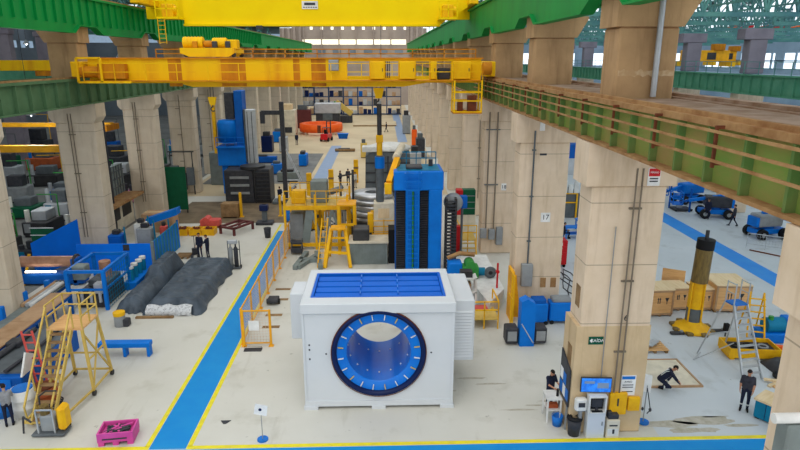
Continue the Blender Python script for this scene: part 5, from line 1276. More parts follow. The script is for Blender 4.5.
def person(label, loc, rz, P, shirt, trousers, sc=1.0, voxel=.018, hair='hair', vest=False, bands=False, group=None, arms='skin', helmet=None):
    t = thing('person', label, 'person', loc, rz, group)
    V3 = {k: Vector(v)*sc for k, v in P.items() if k != 'look'}
    body = MB(); segs = []
    def cap(a, b, r1, r2, reg):
        a, b = V3.get(a, a) if isinstance(a, str) else a, V3.get(b, b) if isinstance(b, str) else b
        r1 *= sc; r2 *= sc
        body.cyl(a, b, r1, 12, r2); body.ball(a, r1, 12); body.ball(b, r2, 12); segs.append((a, b, r1, r2, reg))
    pel, che, nek, hed = V3['pelvis'], V3['chest'], V3['neck'], V3['head']
    side = (V3['shR'] - V3['shL']).normalized()
    for sg in (-1, 1):
        cap(pel + side*.055*sg*sc, che + side*.075*sg*sc, .115, .118, 1)
        cap(che + side*.075*sg*sc, (V3['shL'] if sg < 0 else V3['shR']) - side*.04*sg*sc, .112, .07, 1)
    cap(che, nek, .10, .06, 1)
    cap(pel - (che - pel).normalized()*.03*sc - side*.04*sc, pel + side*.04*sc, .118, .118, 2)
    cap(nek, hed - (hed - nek)*.25, .056, .055, 0)
    for s_ in 'LR':
        cap('sh' + s_, 'el' + s_, .060, .045, 1); cap('el' + s_, 'wr' + s_, .044, .030, 1 if arms == 'shirt' else 0)
        cap('hi' + s_, 'kn' + s_, .092, .060, 2); cap('kn' + s_, 'an' + s_, .060, .044, 2)
        an, to = V3['an' + s_], V3['to' + s_]
        heel = an + (an - to).normalized()*.04*sc; heel.z = max(.04*sc, an.z - .05*sc)
        cap(an, to, .05, .035, 3); cap(heel, to, .042, .035, 3)
    # head: skull, jaw, nose and ears on a direction of gaze
    look = Vector(P['look']).normalized(); rgt = look.cross(Vector((0, 0, 1))).normalized(); upv = rgt.cross(look)
    R = Matrix((rgt, look, upv)).transposed()
    def hd(o): return hed + R @ (Vector(o)*sc)
    for c, r in (((0, 0, .02), (.078, .095, .105)), ((0, .03, -.055), (.055, .062, .062))):
        b0 = MB(); b0.ball((0, 0, 0), tuple(x*sc for x in r), 14)
        body.add([hd(c) + R @ Vector(p) for p in b0.v], b0.f)
    segs.append((hd((0, 0, .04)), hd((0, .02, -.06)), .10*sc, .08*sc, 0))
    # palms
    hands = []
    for s_ in 'LR':
        wr, el = V3['wr' + s_], V3['el' + s_]; d = (wr - el).normalized()
        inn = (side if s_ == 'L' else -side); inn = (inn - d*inn.dot(d)).normalized(); nrm = d.cross(inn).normalized()
        cap(wr, wr + d*.03*sc, .026, .026, 0)
        for k in (-1, 0, 1): cap(wr + d*.03*sc + nrm*.022*k*sc, wr + d*.085*sc + nrm*.028*k*sc, .017, .015, 0)
        hands.append((wr, d, inn, nrm))
    vs, fs = remeshed(body, voxel*sc)
    out = MB(); groups = {}
    def dist(p, sg):
        a, b, r1, r2, reg = sg; ab = b - a; f = max(0, min(1, (p - a).dot(ab)/max(ab.length_squared, 1e-9)))
        return (p - a - ab*f).length - (r1 + (r2 - r1)*f)
    out.v = [tuple(v) for v in vs]
    for f in fs:
        c = sum((vs[i] for i in f), Vector())/len(f)
        reg = min(segs, key=lambda g: dist(c, g))[4]
        out.f.append(f); out.m.append(reg); out.s.append(True)
    for wr, d, inn, nrm in hands:   # five bent fingers rooted in each palm
        for k, L in enumerate((.068, .078, .072, .056)):
            o = wr + d*.085*sc + nrm*(.030 - .020*k)*sc
            p1 = o + (d + inn*.25).normalized()*L*.55*sc; p2 = p1 + (d*.6 + inn*.8).normalized()*L*.5*sc
            out.tube([o - d*.02*sc, p1, p2], .0085*sc, 6, 0); out.ball(p2, .0085*sc, 6, 0)
        o = wr + d*.03*sc + nrm*.02*sc; p1 = o + (nrm*.8 + d*.6 + inn*.3).normalized()*.04*sc; p2 = p1 + (d + inn*.4).normalized()*.03*sc
        out.tube([o, p1, p2], .0095*sc, 6, 0); out.ball(p2, .0095*sc, 6, 0)
    nb = MB(); nb.cyl((0, .088, .035), (0, .118, -.005), .009, 6, .016); nb.ball((0, .113, -.008), .014, 6)
    for x in (-1, 1): nb.ball((.08*x, -.01, .01), (.012, .024, .034), 8)
    out.add([hd(p) for p in nb.v], nb.f, 0, True)
    eb = MB()
    for x in (-1, 1): eb.ball((.032*x, .089, .03), (.013, .008, .008), 8)
    out.add([hd(p) for p in eb.v], eb.f, 4, True)
    lb = MB(); lb.ball((0, .086, -.052), (.026, .010, .008), 8); out.add([hd(p) for p in lb.v], lb.f, 5, True)
    o = out.build('body', ['skin', shirt, trousers, 'boot', 'eye', 'lip'], t)
    hb = MB(); n = 14
    hb.ball((0, -.008, .035), (.086, .103, .105), n)
    keep = [f for f in hb.f if all((hb.v[i][2] > .055) or (hb.v[i][1] < -.01 and hb.v[i][2] > -.05) for i in f)]
    h = MB(); h.add([hd(p) for p in hb.v], keep, 0, True); h.build('hair' if not helmet else 'helmet', helmet or hair, t)
    if bands:
        q = MB()
        for s_ in 'LR':
            a, b = V3['kn' + s_], V3['an' + s_]; c = a + (b - a)*.55; e = (b - a).normalized()
            q.cyl(c - e*.025*sc, c + e*.025*sc, .060*sc, 12, .058*sc)
        q.build('reflective_band', 'reflect', t)
    if vest:
        q = MB()
        for sg in (-1, 1):
            a = V3['shL'] if sg < 0 else V3['shR']
            a = a - side*.06*sg*sc; fw = side.cross((che - pel).normalized()).normalized()*-1
            for f in (1, -1): q.bar(a + Vector((0, 0, .05*sc)) , che + side*.05*sg*sc + fw*.125*f*sc, .04*sc, .012*sc).bar(che + side*.05*sg*sc + fw*.125*f*sc, pel + (che-pel)*.3 + side*.05*sg*sc + fw*.125*f*sc, .04*sc, .012*sc)
        q.build('reflective_band', 'reflect', t)
    return t
person('person standing with arms down in charcoal shirt and dark trousers near the teal-sided box', (14.3, 20.6, 0), 2.6, pose(wrL=(-.2,.12,.9), look=(.3, 1, -.35)), 'dark_cloth', 'navy_cloth', 1.03, bands=True)
person('person crouching in dark workwear with pale bands on the pale floor panel edge', (11.8, 22.25, 0.05), -1.9, CROUCH, 'navy_cloth', 'navy_cloth', 1.05, bands=True, vest=True, arms='shirt', hair='hair')
person('person in navy shirt standing at the small desk by the slanted board', (6.6, 20.98, 0), -2.7, REACH, 'navy_cloth', 'navy_cloth', 1.0, arms='skin')
person('person in grey shirt and dark trousers standing beside the white drum', (-14.25, 20.45, 0), .5, REACH, 'grey_cloth', 'navy_cloth', 1.0, arms='shirt')
person('person in navy overalls standing behind the tarpaulin, taller of a pair', (-12.75, 40.3, 0), 2.9, pose(look=(.4, 1, -.1)), 'navy_cloth', 'navy_cloth', 1.05, .022, arms='shirt')
person('person in navy overalls standing behind the tarpaulin, facing the taller colleague', (-12.2, 40.25, 0), 1.3, REACH, 'navy_cloth', 'navy_cloth', .98, .022, arms='shirt')
person('person in dark clothes walking beside the black ribbed fixture', (-9.75, 56.2, 0), .6, WALK, 'navy_cloth', 'navy_cloth', 1.0, .024, arms='shirt')
person('person in dark clothes bending over a low trolley on the worn floor edge', (-8.9, 57.4, 0), -1.2, pose(chest=(0,.25,1.18), neck=(0,.38,1.28), head=(0,.5,1.35), shL=(-.18,.32,1.26), shR=(.18,.32,1.26), elL=(-.2,.42,1.0), wrL=(-.15,.55,.8), elR=(.2,.42,1.0), wrR=(.15,.55,.8), look=(0,.8,-.6)), 'dark_cloth', 'navy_cloth', 1.0, .024, arms='shirt')
person('person in dark clothes, first in the trio of standing visitors', (-4.5, 64.2, 0), 2.2, STAND, 'navy_cloth', 'navy_cloth', 1.02, .026, arms='shirt')
person('person in dark jacket, middle one in the trio of standing visitors', (-3.7, 64.9, 0), 2.9, REACH, 'dark_cloth', 'navy_cloth', 1.08, .026, arms='shirt')
person('person in a white coat beside the two darker standing visitors', (-2.9, 63.6, 0), -2.6, STAND, 'white_cloth', 'grey_cloth', 1.0, .026, arms='shirt')
person('person in dark clothes standing alone by the far cream block', (-13.65, 97.0, 0), 3.0, STAND, 'navy_cloth', 'navy_cloth', 1.1, .03, arms='shirt')
person('person in dark clothes walking far along the distant aisle beside the hanging rope', (.9, 114, 0), 1.5, WALK, 'navy_cloth', 'navy_cloth', 1.1, .03, arms='shirt')
person('person sitting at a blue bench beyond the red cabinet', (14.0, 44.2, 0), -1.57, SIT, 'navy_cloth', 'navy_cloth', 1.0, .024, arms='shirt')
person('person in dark workwear standing among the blue lifts on the bluish floor', (28.2, 49.6, 0), 2.4, STAND, 'navy_cloth', 'navy_cloth', 1.05, .026, arms='shirt')
person('person in dark workwear leaning beside the grey-tanked boom lift', (29.2, 47.3, 0), .8, WALK, 'dark_cloth', 'navy_cloth', 1.05, .026, arms='shirt')

# ------------------------------------------------------------------ around column 16
c16 = colR[1]
MB().bev(-.13, 2.55, -.006, 1.32, 0, 4.32, .006).build('plinth', 'conc_ochre', c16)
ys = bx('exit_sign', .33, .86, -.03, 0, 3.62, 3.92, 'sign_green', c16)
lettering('exit_lettering', 'SA\u00cdDA', .16, (.655, -.034, 3.77), FRONT, 'paper', ys)
MB().prism([(.37, 3.77), (.44, 3.86), (.44, 3.80), (.46, 3.80), (.46, 3.74), (.44, 3.74), (.44, 3.68)], 'y', -.036, -.03).build('arrow', 'paper', ys)
lettering('number', '16', .30, (1.52, -.012, 4.62), FRONT, 'charcoal', c16)
ws = bx('warning_sign', 1.78, 2.19, -.11, -.07, 9.42, 10.02, 'paper', c16)
bx('warning_header', 1.80, 2.17, -.116, -.11, 9.74, 10.0, 'red', ws)
lettering('warning_lettering', 'PERIGO', .085, (1.985, -.12, 9.87), FRONT, 'paper', ws)
mk = MB()
for z in (9.64, 9.55): mk.box(1.84, 2.12, -.114, -.11, z, z + .045)
mk.build('warning_marks', 'charcoal', ws)
tv = thing('wall_screen', 'wide lit blue monitor mounted on the column with the exit sign', 'monitor', (7.68, 19.18, 2.1), -.06)
MB().bev(-.55, .57, -.05, .03, -.3, .3, .02).build('housing', 'charcoal', tv); sc = bx('screen', -.52, .54, -.056, -.05, -.27, .27, 'screen', tv)
MB().box(.05, .46, -.06, -.056, -.12, .1).box(-.42, -.05, -.06, -.056, .06, .16).build('screen_picture', 'blue_line_pale', sc)
MB().box(-.1, .1, .03, .17, -.1, .1).build('bracket', 'dark', tv)
p = bx('yellow_panel', 1.28, 1.92, -.16, 0, .82, 1.7, 'yellow', c16, .02); MB().box(1.55, 1.6, -.19, -.16, 1.2, 1.5).build('panel_handle', 'charcoal', p)
bx('yellow_box', 1.98, 2.42, -.14, 0, .95, 1.5, 'yellow', c16, .02)
nb = bx('notice', 1.66, 2.22, -.02, 0, 1.55, 2.36, 'paper', c16)
bx('notice_header', 1.7, 2.18, -.024, -.02, 2.2, 2.32, 'plastic_blue', nb)
lettering('notice_lettering', 'AVISO', .1, (1.94, -.026, 2.1), FRONT, 'charcoal', nb)
mk = MB()
for z in (1.95, 1.86, 1.68): mk.box(1.74, 2.14, -.023, -.02, z, z + .035)
mk.build('notice_marks', 'charcoal', nb)
MB().cyl((.9, -.05, .1), (.9, -.05, 8.0), .018, 6).build('thin_conduit', 'grey', c16)
MB().cyl((1.72, .08, 12.3), (1.72, .08, 16.2), .09, 12).build('cable_pipe', 'silver', c16)
MB().prism([(.56 + .09*k, 12.95 + .07*noise.noise(Vector((k*.6, 1, 2)))) for k in range(21)] + [(2.36 - .09*k, 13.12 + .08*noise.noise(Vector((k*.7, 5, 2)))) for k in range(21)], 'y', .19, .2).build('whitewash_band', 'whitewash', c16)
for z in (2.6, 4.9): bx('side_hatch', -.15 if z < 4 else -.02, -.13 if z < 4 else 0, .3, .72, z, z + .8, 'wood_old', c16)
t = thing('white_cabinet', 'white computer cabinet with dark monitor bay below the wall screen', 'cabinet', (7.75, 18.98, 0))
c = MB(); c.box(-.33, .33, 0, .3, 0, 1.1).box(-.33, -.27, -.02, .3, 1.1, 1.68).box(.27, .33, -.02, .3, 1.1, 1.68).box(-.33, .33, .24, .3, 1.1, 1.68).prism([(-.33, 1.68), (.33, 1.68), (.33, 1.74), (-.33, 1.74)], 'y', -.04, .3)
c.build('body', 'white2', t); bx('bay_back', -.27, .27, .18, .24, 1.1, 1.68, 'black', t)
MB().bev(-.2, .2, .05, .1, 1.25, 1.58, .015).box(-.05, .05, .04, .1, 1.1, 1.25).build('monitor', 'charcoal', t)
bx('keyboard_shelf', -.27, .27, -.08, .2, 1.08, 1.11, 'white2', t); bx('keyboard', -.2, .2, -.06, .06, 1.11, 1.13, 'black', t)
d = bx('door', -.31, .31, -.02, 0, .05, 1.05, 'white', t); bx('handle', .2, .24, -.05, -.02, .55, .7, 'grey', d)
t = thing('printer_stand', 'small cream printer stand next to the white computer cabinet', 'printer', (8.4, 19.0, 0))
MB().bev(-.24, .24, -.05, .28, 0, .75, .02).build('body', 'cream', t); MB().bev(-.2, .2, 0, .25, .75, .95, .03).build('printer', 'charcoal', t); MB().bev(-.22, -.05, 0, .2, .95, 1.05, .02).build('paper_tray', 'dark', t)
bx('slot', -.15, .15, -.055, -.05, .5, .56, 'charcoal', t); bx('drawer', -.2, .2, -.06, -.05, .1, .4, 'white2', t); bx('emblem', -.03, .05, -.07, -.06, .2, .38, 'charcoal', t)
t = thing('waste_bin', 'black round bin on the floor beside the white computer cabinet', 'bin', (7.05, 19.25, 0))
MB().lathe([(0, 0), (.21, 0), (.27, .68), (.25, .68), (.19, .05), (0, .05)], n=20).build('body', 'charcoal', t); MB().lathe([(.25, .66), (.29, .68), (.27, .74), (.15, .78), (.1, .7)], n=20).build('bag', 'black', t)
t = thing('desk', 'small white desk with blue bin space by the slanted board', 'desk', (6.72, 20.3, 0))
bx('top', -.52, .06, -.35, .35, .98, 1.03, 'white2', t)
for x in (-.48, .02):
    for y in (-.3, .3): MB().box(x - .03, x + .03, y - .03, y + .03, 0, .98).build('leg', 'white2', t)
bx('shelf', -.48, .02, -.3, .3, .5, .53, 'white2', t)
tag(MB().bev(-.2, .2, -.12, .12, 0, .16, .02).build('file_box', 'orange_d', None, (6.5, 20.25, .53)), 'small orange-brown box on the shelf under the white desk', 'box')
tag(MB().cyl((0, 0, 0), (0, 0, .26), .05, 12, .045).cyl((0, 0, .26), (0, 0, .32), .025, 10).build('bottle', 'black', None, (6.65, 20.2, 1.03)), 'black flask standing on the small white desk', 'flask')
t = thing('blue_bucket', 'blue plastic bucket on the floor under the white desk', 'bucket', (6.6, 19.85, 0))
MB().lathe([(0, 0), (.17, 0), (.22, .42), (.2, .42), (.16, .03), (0, .03)], n=18).build('body', 'plastic_blue', t); MB().tube([(.21*math.cos(a), 0, .4 + .16*math.sin(a)) for a in [PI*k/8 for k in range(9)]], .012, 6).build('handle', 'grey', t)
t = thing('notice_board', 'dark slanted notice board with white papers beside the column', 'board', (6.80, 19.95, 0), -PI/2)
MB().prism([(-.6, 1.1), (.5, 1.0), (.5, 2.5), (-.6, 2.9)], 'y', 0, .05).build('board', 'charcoal', t)
for x in (-.5, .4): MB().bar((x, .02, 0), (x, .02, 1.0), .06).build('leg', 'grey', t)
for k, (x, z) in enumerate(((-.55, 1.2), (-.18, 1.2), (.14, 1.2), (-.55, 1.75), (-.18, 1.7))): bx('paper', x, x + .33, -.008, 0, z, z + .45, 'paper' if k % 2 else 'plastic_blue', t)
t = thing('white_box_unit', 'small white round-cornered device on the column beside the board', 'device', (7.2, 19.05, 1.05))
MB().bev(-.22, .22, 0, .25, 0, .52, .06).build('body', 'white2', t); bx('display', -.12, .12, -.01, 0, .2, .38, 'charcoal', t)
MB().box(-.05, .05, .05, .2, -1.05, 0).build('post', 'grey', t)
t = thing('cable_stand', 'small stand with blue foot and hanging cables beside the column', 'stand', (9.95, 19.9, 0))
MB().cyl((0, 0, 0), (0, 0, .06), .22, 18).build('foot', 'plastic_blue', t); MB().cyl((0, 0, .06), (0, 0, 1.6), .02, 8).build('pole', 'grey', t)
MB().prism([(-.15, 1.35), (.15, 1.3), (.15, 2.0), (-.15, 2.1)], 'y', -.01, .01).build('card', 'paper', t)
MB().tube([(0, -.02, 1.5), (.12, -.02, 1.0), (.22, -.02, .55), (.1, -.02, .4)], .02, 6).build('cable', 'charcoal', t)
MB().ball((.22, 0, .55), (.06, .06, .09), 8).ball((-.08, 0, .6), (.05, .05, .08), 8).build('plug', 'charcoal', t)
t = thing('floor_sign', 'white sign card on a thin pole with round blue foot', 'sign', (-4.45, 19.25, 0))
MB().cyl((0, 0, 0), (0, 0, .05), .2, 20).build('foot', 'plastic_blue', t); MB().cyl((0, 0, .05), (0, 0, 1.2), .015, 8).build('pole', 'grey', t)
s_ = MB().prism([(-.26, 1.1), (.2, 1.0), (.26, 1.42), (-.18, 1.52)], 'y', -.03, -.015).build('card', 'paper', t); MB().cyl((-.02, -.032, 1.27), (-.02, -.03, 1.27), .06, 14).build('emblem', 'navy', s_)
tag(MB().prism([(-.2, .1), (.2, .1), (.05, -.12), (-.05, -.12)], 'z', 0.004, .02).build('floor_cover', 'charcoal', None, (-6.1, 20.4, 0)), 'small dark wedge-shaped plate on the pale floor near the sign', 'plate')

# ------------------------------------------------------------------ bay beyond column 16: crates, press, ladders, panels
def wood_crate(label, x, y, a, b, h, rz, marks=True, lidtilt=None):
    t = thing('plywood_crate', label, 'crate', (x, y, 0), rz, 'plywood crates')
    MB().bev(-a/2, a/2, -b/2, b/2, .1, h, .02).build('box', 'wood', t)
    f = MB()
    for q in (-a/2 + .02, -.06, a/2 - .14): f.box(q, q + .12, -b/2, b/2, 0, .1)
    f.build('skid', 'wood_old', t)
    g = MB()
    for q in (-a/2, a/2 - .1): g.box(q, q + .1, -b/2 - .03, -b/2, .1, h)
    g.box(-a/2, a/2, -b/2 - .03, -b/2, .1, .2).box(-a/2, a/2, -b/2 - .03, -b/2, h - .1, h); g.build('batten', 'wood_board', t)
    bx('lid', -a/2 - .03, a/2 + .03, -b/2 - .03, b/2 + .03, h, h + .05, 'wood_pale', t)
    if marks:
        k = MB()
        for q in (-a*.16, -a*.08): k.box(q, q + .05, -b/2 - .006, -b/2, h*.5, h*.66).prism([(q - .03, h*.66), (q + .08, h*.66), (q + .025, h*.74)], 'y', -b/2 - .006, -b/2)
        k.prism([(a*.14, h*.72), (a*.3, h*.72), (a*.26, h*.6), (a*.225, h*.56), (a*.19, h*.6)], 'y', -b/2 - .006, -b/2).box(a*.21, a*.24, -b/2 - .006, -b/2, h*.48, h*.57)
        k.build('shipping_marks', 'charcoal', t)
wood_crate('plywood crate with shipping marks right beside column 16', 14.95, 30.2, 1.35, 1.3, 1.5, .05)
wood_crate('plywood crate second from column 16, before the brass press column', 16.35, 30.9, 1.15, 1.2, 1.3, .05)
wood_crate('plywood crate just behind the ladder, at the end of the line', 19.2, 30.9, 1.9, 1.9, 1.55, -.06)
wood_crate('plywood crate half hidden between the brass press and the ladder', 17.7, 30.8, .95, 1.2, 1.25, .05)
tag(MB().prism([(-.6, 0), (.6, 0), (.6, 1.9), (-.6, 1.9)], 'y', -.03, .03).build('plywood_sheet', 'wood', None, (16.6, 31.75, 0), -.5), 'plywood sheet standing upright behind the crates', 'sheet')
t = thing('press_column', 'tall brass and yellow ram column on a round yellow base', 'press', (15.95, 28.0, 0))
MB().lathe([(0, 0), (.9, 0), (.95, .08), (.8, .18), (.5, .3), (.42, .5), (0, .5)], n=32).build('base', 'yellow', t)
for k in range(8): a = 2*PI*k/8 + .2; MB().bev(.9*math.cos(a) - .16, .9*math.cos(a) + .16, .9*math.sin(a) - .16, .9*math.sin(a) + .16, 0, .16, .03).build('foot', 'brass', t)
MB().cyl((0, 0, .5), (0, 0, 1.2), .38, 24).build('collar', 'grey_d', t)
MB().cyl((0, 0, 1.2), (.05, 0, 2.6), .36, 24).build('sleeve', 'yellow', t)
MB().cyl((.05, 0, 2.6), (.1, 0, 4.35), .40, 24).build('cylinder', 'brass', t)
MB().cyl((.1, 0, 4.35), (.12, 0, 4.85), .42, 24).build('head', 'black', t); MB().cyl((.12, 0, 4.85), (.13, 0, 5.3), .09, 12).build('rod', 'dark', t)
for a in (.5, 2.0, 3.6, 5.2): MB().bar((.42*math.cos(a), .42*math.sin(a), .5), (.40*math.cos(a), .40*math.sin(a), 2.6), .07).build('tie_rod', 'yellow', t)
for i, (x, y) in enumerate(((17.15, 27.6), (14.9, 27.4))):
    t = thing('base_bracket', 'dark steel bracket lying %s the round yellow press base' % ('on the ladder side of', 'on the column side of')[i], 'bracket', (x, y, 0)); MB().bev(-.35, .35, -.12, .12, 0, .14, .03).build('bar', 'dark', t); MB().cyl((.2, 0, .14), (.2, 0, .2), .08, 10).build('bolt', 'grey', t)
t = thing('small_black_box', 'small black box on a post between the press and the ladder', 'box', (17.2, 27.1, 0)); MB().bev(-.12, .12, -.1, .1, .3, .7, .02).build('body', 'black', t); MB().cyl((0, 0, 0), (0, 0, .3), .04, 8).build('post', 'grey_d', t)
t = thing('platform_ladder', 'tall aluminium platform ladder standing behind the man in charcoal shirt', 'ladder', (15.9, 23.6, 0), .18)
zt = 3.0
for s_ in (-1, 1): MB().bar((.48*s_, -.75, 0), (.34*s_, .55, zt), .06, .1).build('front_rail', 'silver', t)
for k in range(10): f = (k + 1)/11; MB().box(-.48 + .14*f, .48 - .14*f, -.75 + 1.3*f - .07, -.75 + 1.3*f + .07, zt*f - .02, zt*f + .02).build('step', 'silver', t)
MB().box(-.36, .36, .5, 1.1, zt - .04, zt + .02).build('platform', 'plastic_blue', t)
for s_ in (-1, 1): MB().bar((.36*s_, 1.05, zt), (.7*s_, 1.9, 0), .05).build('rear_leg', 'silver', t)
r = MB()
for s_ in (-1, 1): r.bar((.34*s_, .55, zt), (.34*s_, .55, zt + 1.0), .04).bar((.36*s_, 1.05, zt), (.36*s_, 1.05, zt + 1.0), .04).bar((.34*s_, .55, zt + .95), (.36*s_, 1.05, zt + .95), .04).bar((.34*s_, .55, zt + .5), (.36*s_, 1.05, zt + .5), .03)
r.build('guard_rail', 'silver', t)
MB().bar((-.55, 1.5, 1.2), (.55, 1.5, 1.2), .04).bar((-.45, .1, 1.4), (-1.3, 1.4, .0), .04).bar((-1.3, 1.4, .02), (-.6, 1.8, .1), .04).build('brace', 'silver', t)
t = thing('platform_ladder', 'yellow step ladder right behind the aluminium ladder', 'ladder', (18.3, 26.6, 0), -.3)
for s_ in (-1, 1): MB().bar((.4*s_, -.5, 0), (.3*s_, .4, 2.4), .07).build('rail', 'yellow', t); MB().bar((.4*s_, 1.2, 0), (.3*s_, .4, 2.4), .06).build('rail', 'yellow', t)
for k in range(7): f = (k + 1)/8; MB().box(-.38, .38, -.5 + .9*f - .05, -.5 + .9*f + .05, 2.4*f - .02, 2.4*f + .02).build('step', 'yellow', t)
t = thing('plywood_sheet', 'large pale flat panel with thin rim lying by the crouching man', 'panel', (11.75, 23.5, 0))
MB().prism([(-2.2, -1.1), (1.8, -1.1), (1.8, 1.2), (-2.2, 1.2)], 'z', .01, .05).build('board', 'cream', t)
MB().box(-2.2, 1.85, -1.16, -1.08, 0, .08).box(1.77, 1.85, -1.1, 1.25, 0, .08).box(-2.2, 1.85, 1.18, 1.25, 0, .08).build('rim', 'wood_board', t)
t = thing('wood_pallet', 'pallet with silver scraps on top beside column 16', 'pallet', (12.9, 25.9, 0))
for k in range(6): bx('deck_slat', -.65, .65, -.5 + .18*k, -.39 + .18*k, .13, .16, 'wood', t)
for x in (-.6, -.06, .48): bx('bearer', x, x + .12, -.5, .52, 0, .13, 'wood_old', t)
t = thing('scrap_plate', 'crumpled silver plate lying on the pallet beside column 16', 'plate', (12.75, 25.95, .16))
MB().bar((-.45, -.2, .05), (.3, .1, .09), .5, .03).bar((-.1, -.3, .13), (.5, .25, .13), .35, .03).build('sheet', 'steel', t); MB().bar((-.5, .2, .2), (.2, .3, .2), .12, .06).build('strip', 'wood_pale', t)
t = thing('parts_bin', 'yellow steel tray full of dark coils behind the ladder steps', 'bin', (17.25, 25.2, 0), -.1)
b = MB(); b.box(-1.15, 1.15, -.62, -.56, .1, .55).box(-1.15, 1.15, .56, .62, .1, .55).box(-1.15, -1.09, -.56, .56, .1, .55).box(1.09, 1.15, -.56, .56, .1, .55).box(-1.1, 1.1, -.56, .56, .1, .3); b.build('tray', 'yellow', t)
bx('liner', -1.09, 1.09, -.56, .56, .3, .36, 'charcoal', t)
for k in range(3): MB().lathe([(.2 + .05*math.cos(a), .05 + .05*math.sin(a)) for a in [2*PI*i/8 for i in range(9)]], (-.6 + .6*k, .1*(k % 2), .38), 18).build('coil', 'black' if k < 2 else 'grey', t)
MB().box(-1.1, -.9, -.6, .6, 0, .1).build('foot', 'yellow', t); MB().box(.9, 1.1, -.6, .6, 0, .1).build('foot', 'yellow', t)
t = thing('blue_winch', 'teal winch machine beyond the yellow coil tray', 'winch', (19.35, 26.7, 0))
MB().bev(-.8, .8, -.5, .5, 0, .5, .05).build('base', 'blue', t); MB().cyl((-.5, 0, .8), (.4, 0, .8), .38, 18).build('drum', 'teal', t); MB().bev(.4, .8, -.35, .35, .5, 1.2, .05).build('gearbox', 'blue', t); MB().cyl((-.3, -.1, 1.1), (-.3, -.1, 1.3), .12, 10).build('cap', 'green', t)
t = thing('orange_beam', 'orange steel beam lying on the floor by the teal winch', 'beam', (19.3, 25.3, 0), -.4)
MB().box(-.9, .9, -.14, .14, 0, .05).box(-.9, .9, -.03, .03, .05, .22).box(-.9, .9, -.14, .14, .22, .27).build('beam', 'orange', t)
t = thing('black_tarpaulin', 'crumpled black tarpaulin heap on the floor near the loose timbers', 'tarpaulin', (18.4, 23.6, 0))
vs = []; fs = []; n = 22
for j in range(n + 1):
    for i in range(n + 1):
        u, v = i/n*2 - 1, j/n*2 - 1; r2 = max(0, 1 - u*u)*max(0, 1 - v*v)
        vs.append((u*1.1, v*.9, .01 + .55*r2**.6 + .25*r2*noise.noise(Vector((u*3, v*3, 4)))))
for j in range(n):
    for i in range(n): a = j*(n+1) + i; fs.append((a, a+1, a+n+2, a+n+1))
MB().add(vs, fs, 0, True).build('sheet', 'charcoal', t)
t = thing('rubber_hose', 'black hose ring lying on the black tarpaulin heap edge', 'hose', (17.6, 22.9, .0)); MB().lathe([(.5 + .07*math.cos(a), .08 + .07*math.sin(a)) for a in [2*PI*i/10 for i in range(11)]], n=28).build('ring', 'black', t)
for i, (x, y, z, a) in enumerate(((17.0, 22.6, 0, .5), (17.25, 22.35, 0, .2), (17.1, 22.5, .09, -.3), (17.45, 22.15, .09, .7))):
    tag(MB().box(-.7, .7, -.07, .07, 0, .08).build('timber_plank', 'wood' if i % 2 else 'wood_pale', None, (x, y, z), a), 'loose timber plank beside the black tarpaulin, %s' % ('lowest darker one', 'lowest paler one', 'crossing on top of the others', 'topmost one by the teal box')[i], 'plank', 'loose planks')
t = thing('teal_box', 'teal-sided chest with a pale wooden top by the standing man', 'chest', (15.2, 19.72, 0), -.95)
MB().bev(-.8, .8, -.45, .45, .05, .78, .03).build('body', 'teal', t); bx('top', -.85, .85, -.5, .5, .78, .86, 'wood_pale', t); MB().box(-.75, -.6, -.4, .4, 0, .05).build('foot', 'dark', t); MB().box(.6, .75, -.4, .4, 0, .05).build('foot', 'dark', t)
for x in (-.4, .4): bx('panel_line', x - .01, x + .01, -.46, -.44, .1, .74, 'navy', t)
c9 = colR[0]; PZ = 8.24
MB().cyl((-1.1, -.35, PZ), (1.6, -.35, PZ), .08, 12).build('pale_pipe', 'white2', c9); MB().box(.1, .4, -.35, 0, PZ - .2, PZ - .06).build('pipe_bracket', 'grey', c9); MB().bev(-.88, .3, -.42, -.12, PZ - 1.5, PZ - .1, .03).build('grey_box', 'grey_g', c9)

# red cabinet, cables, benches and grey machine seen between columns 16 and 17
t = thing('red_cabinet', 'red wheeled tool cabinet between columns 16 and 17', 'cabinet', (11.75, 37.9, 0))
MB().bev(-.5, .5, -.4, .4, .2, 1.9, .04).build('body', 'red', t)
for z in (.35, .75, 1.15): d = bx('drawer', -.44, .44, -.43, -.4, z, z + .34, 'red', t); bx('handle', -.15, .15, -.46, -.43, z + .2, z + .24, 'grey', d)
mk = bx('label_plate', -.15, .15, -.42, -.4, 1.55, 1.75, 'paper', t)
for x in (-.38, .38): MB().cyl((x, -.3, .1), (x, -.22, .1), .1, 10).build('wheel', 'black', t); MB().cyl((x, .22, .1), (x, .3, .1), .1, 10).build('wheel', 'black', t)
random.seed(4)
cb = MB()
for k in range(5):
    p = [(11.6 + .4*math.sin(k + j*.9) + .25*j*(1 if k % 2 else -.3), 37 - .95*j - .4*math.cos(2*k + j), .03) for j in range(8)]
    cb.tube(p, .03, 6)
tag(cb.build('floor_cable', 'charcoal'), 'tangle of black cables on the floor before the red cabinet', 'cable')
for i, (x, y, lab) in enumerate(((15.0, 44.4, 'blue bench in front of the sitting person'), (16.6, 46.5, 'blue bench farther along behind the sitting person'))):
    t = thing('work_bench', lab, 'bench', (x, y, 0))
    bx('top', -.9, .9, -.4, .4, .85, .92, 'blue', t); bx('shelf', -.85, .85, -.35, .35, .35, .4, 'blue', t)
    for xx in (-.8, .8):
        for yy in (-.32, .32): MB().box(xx - .04, xx + .04, yy - .04, yy + .04, 0, .85).build('leg', 'blue', t)
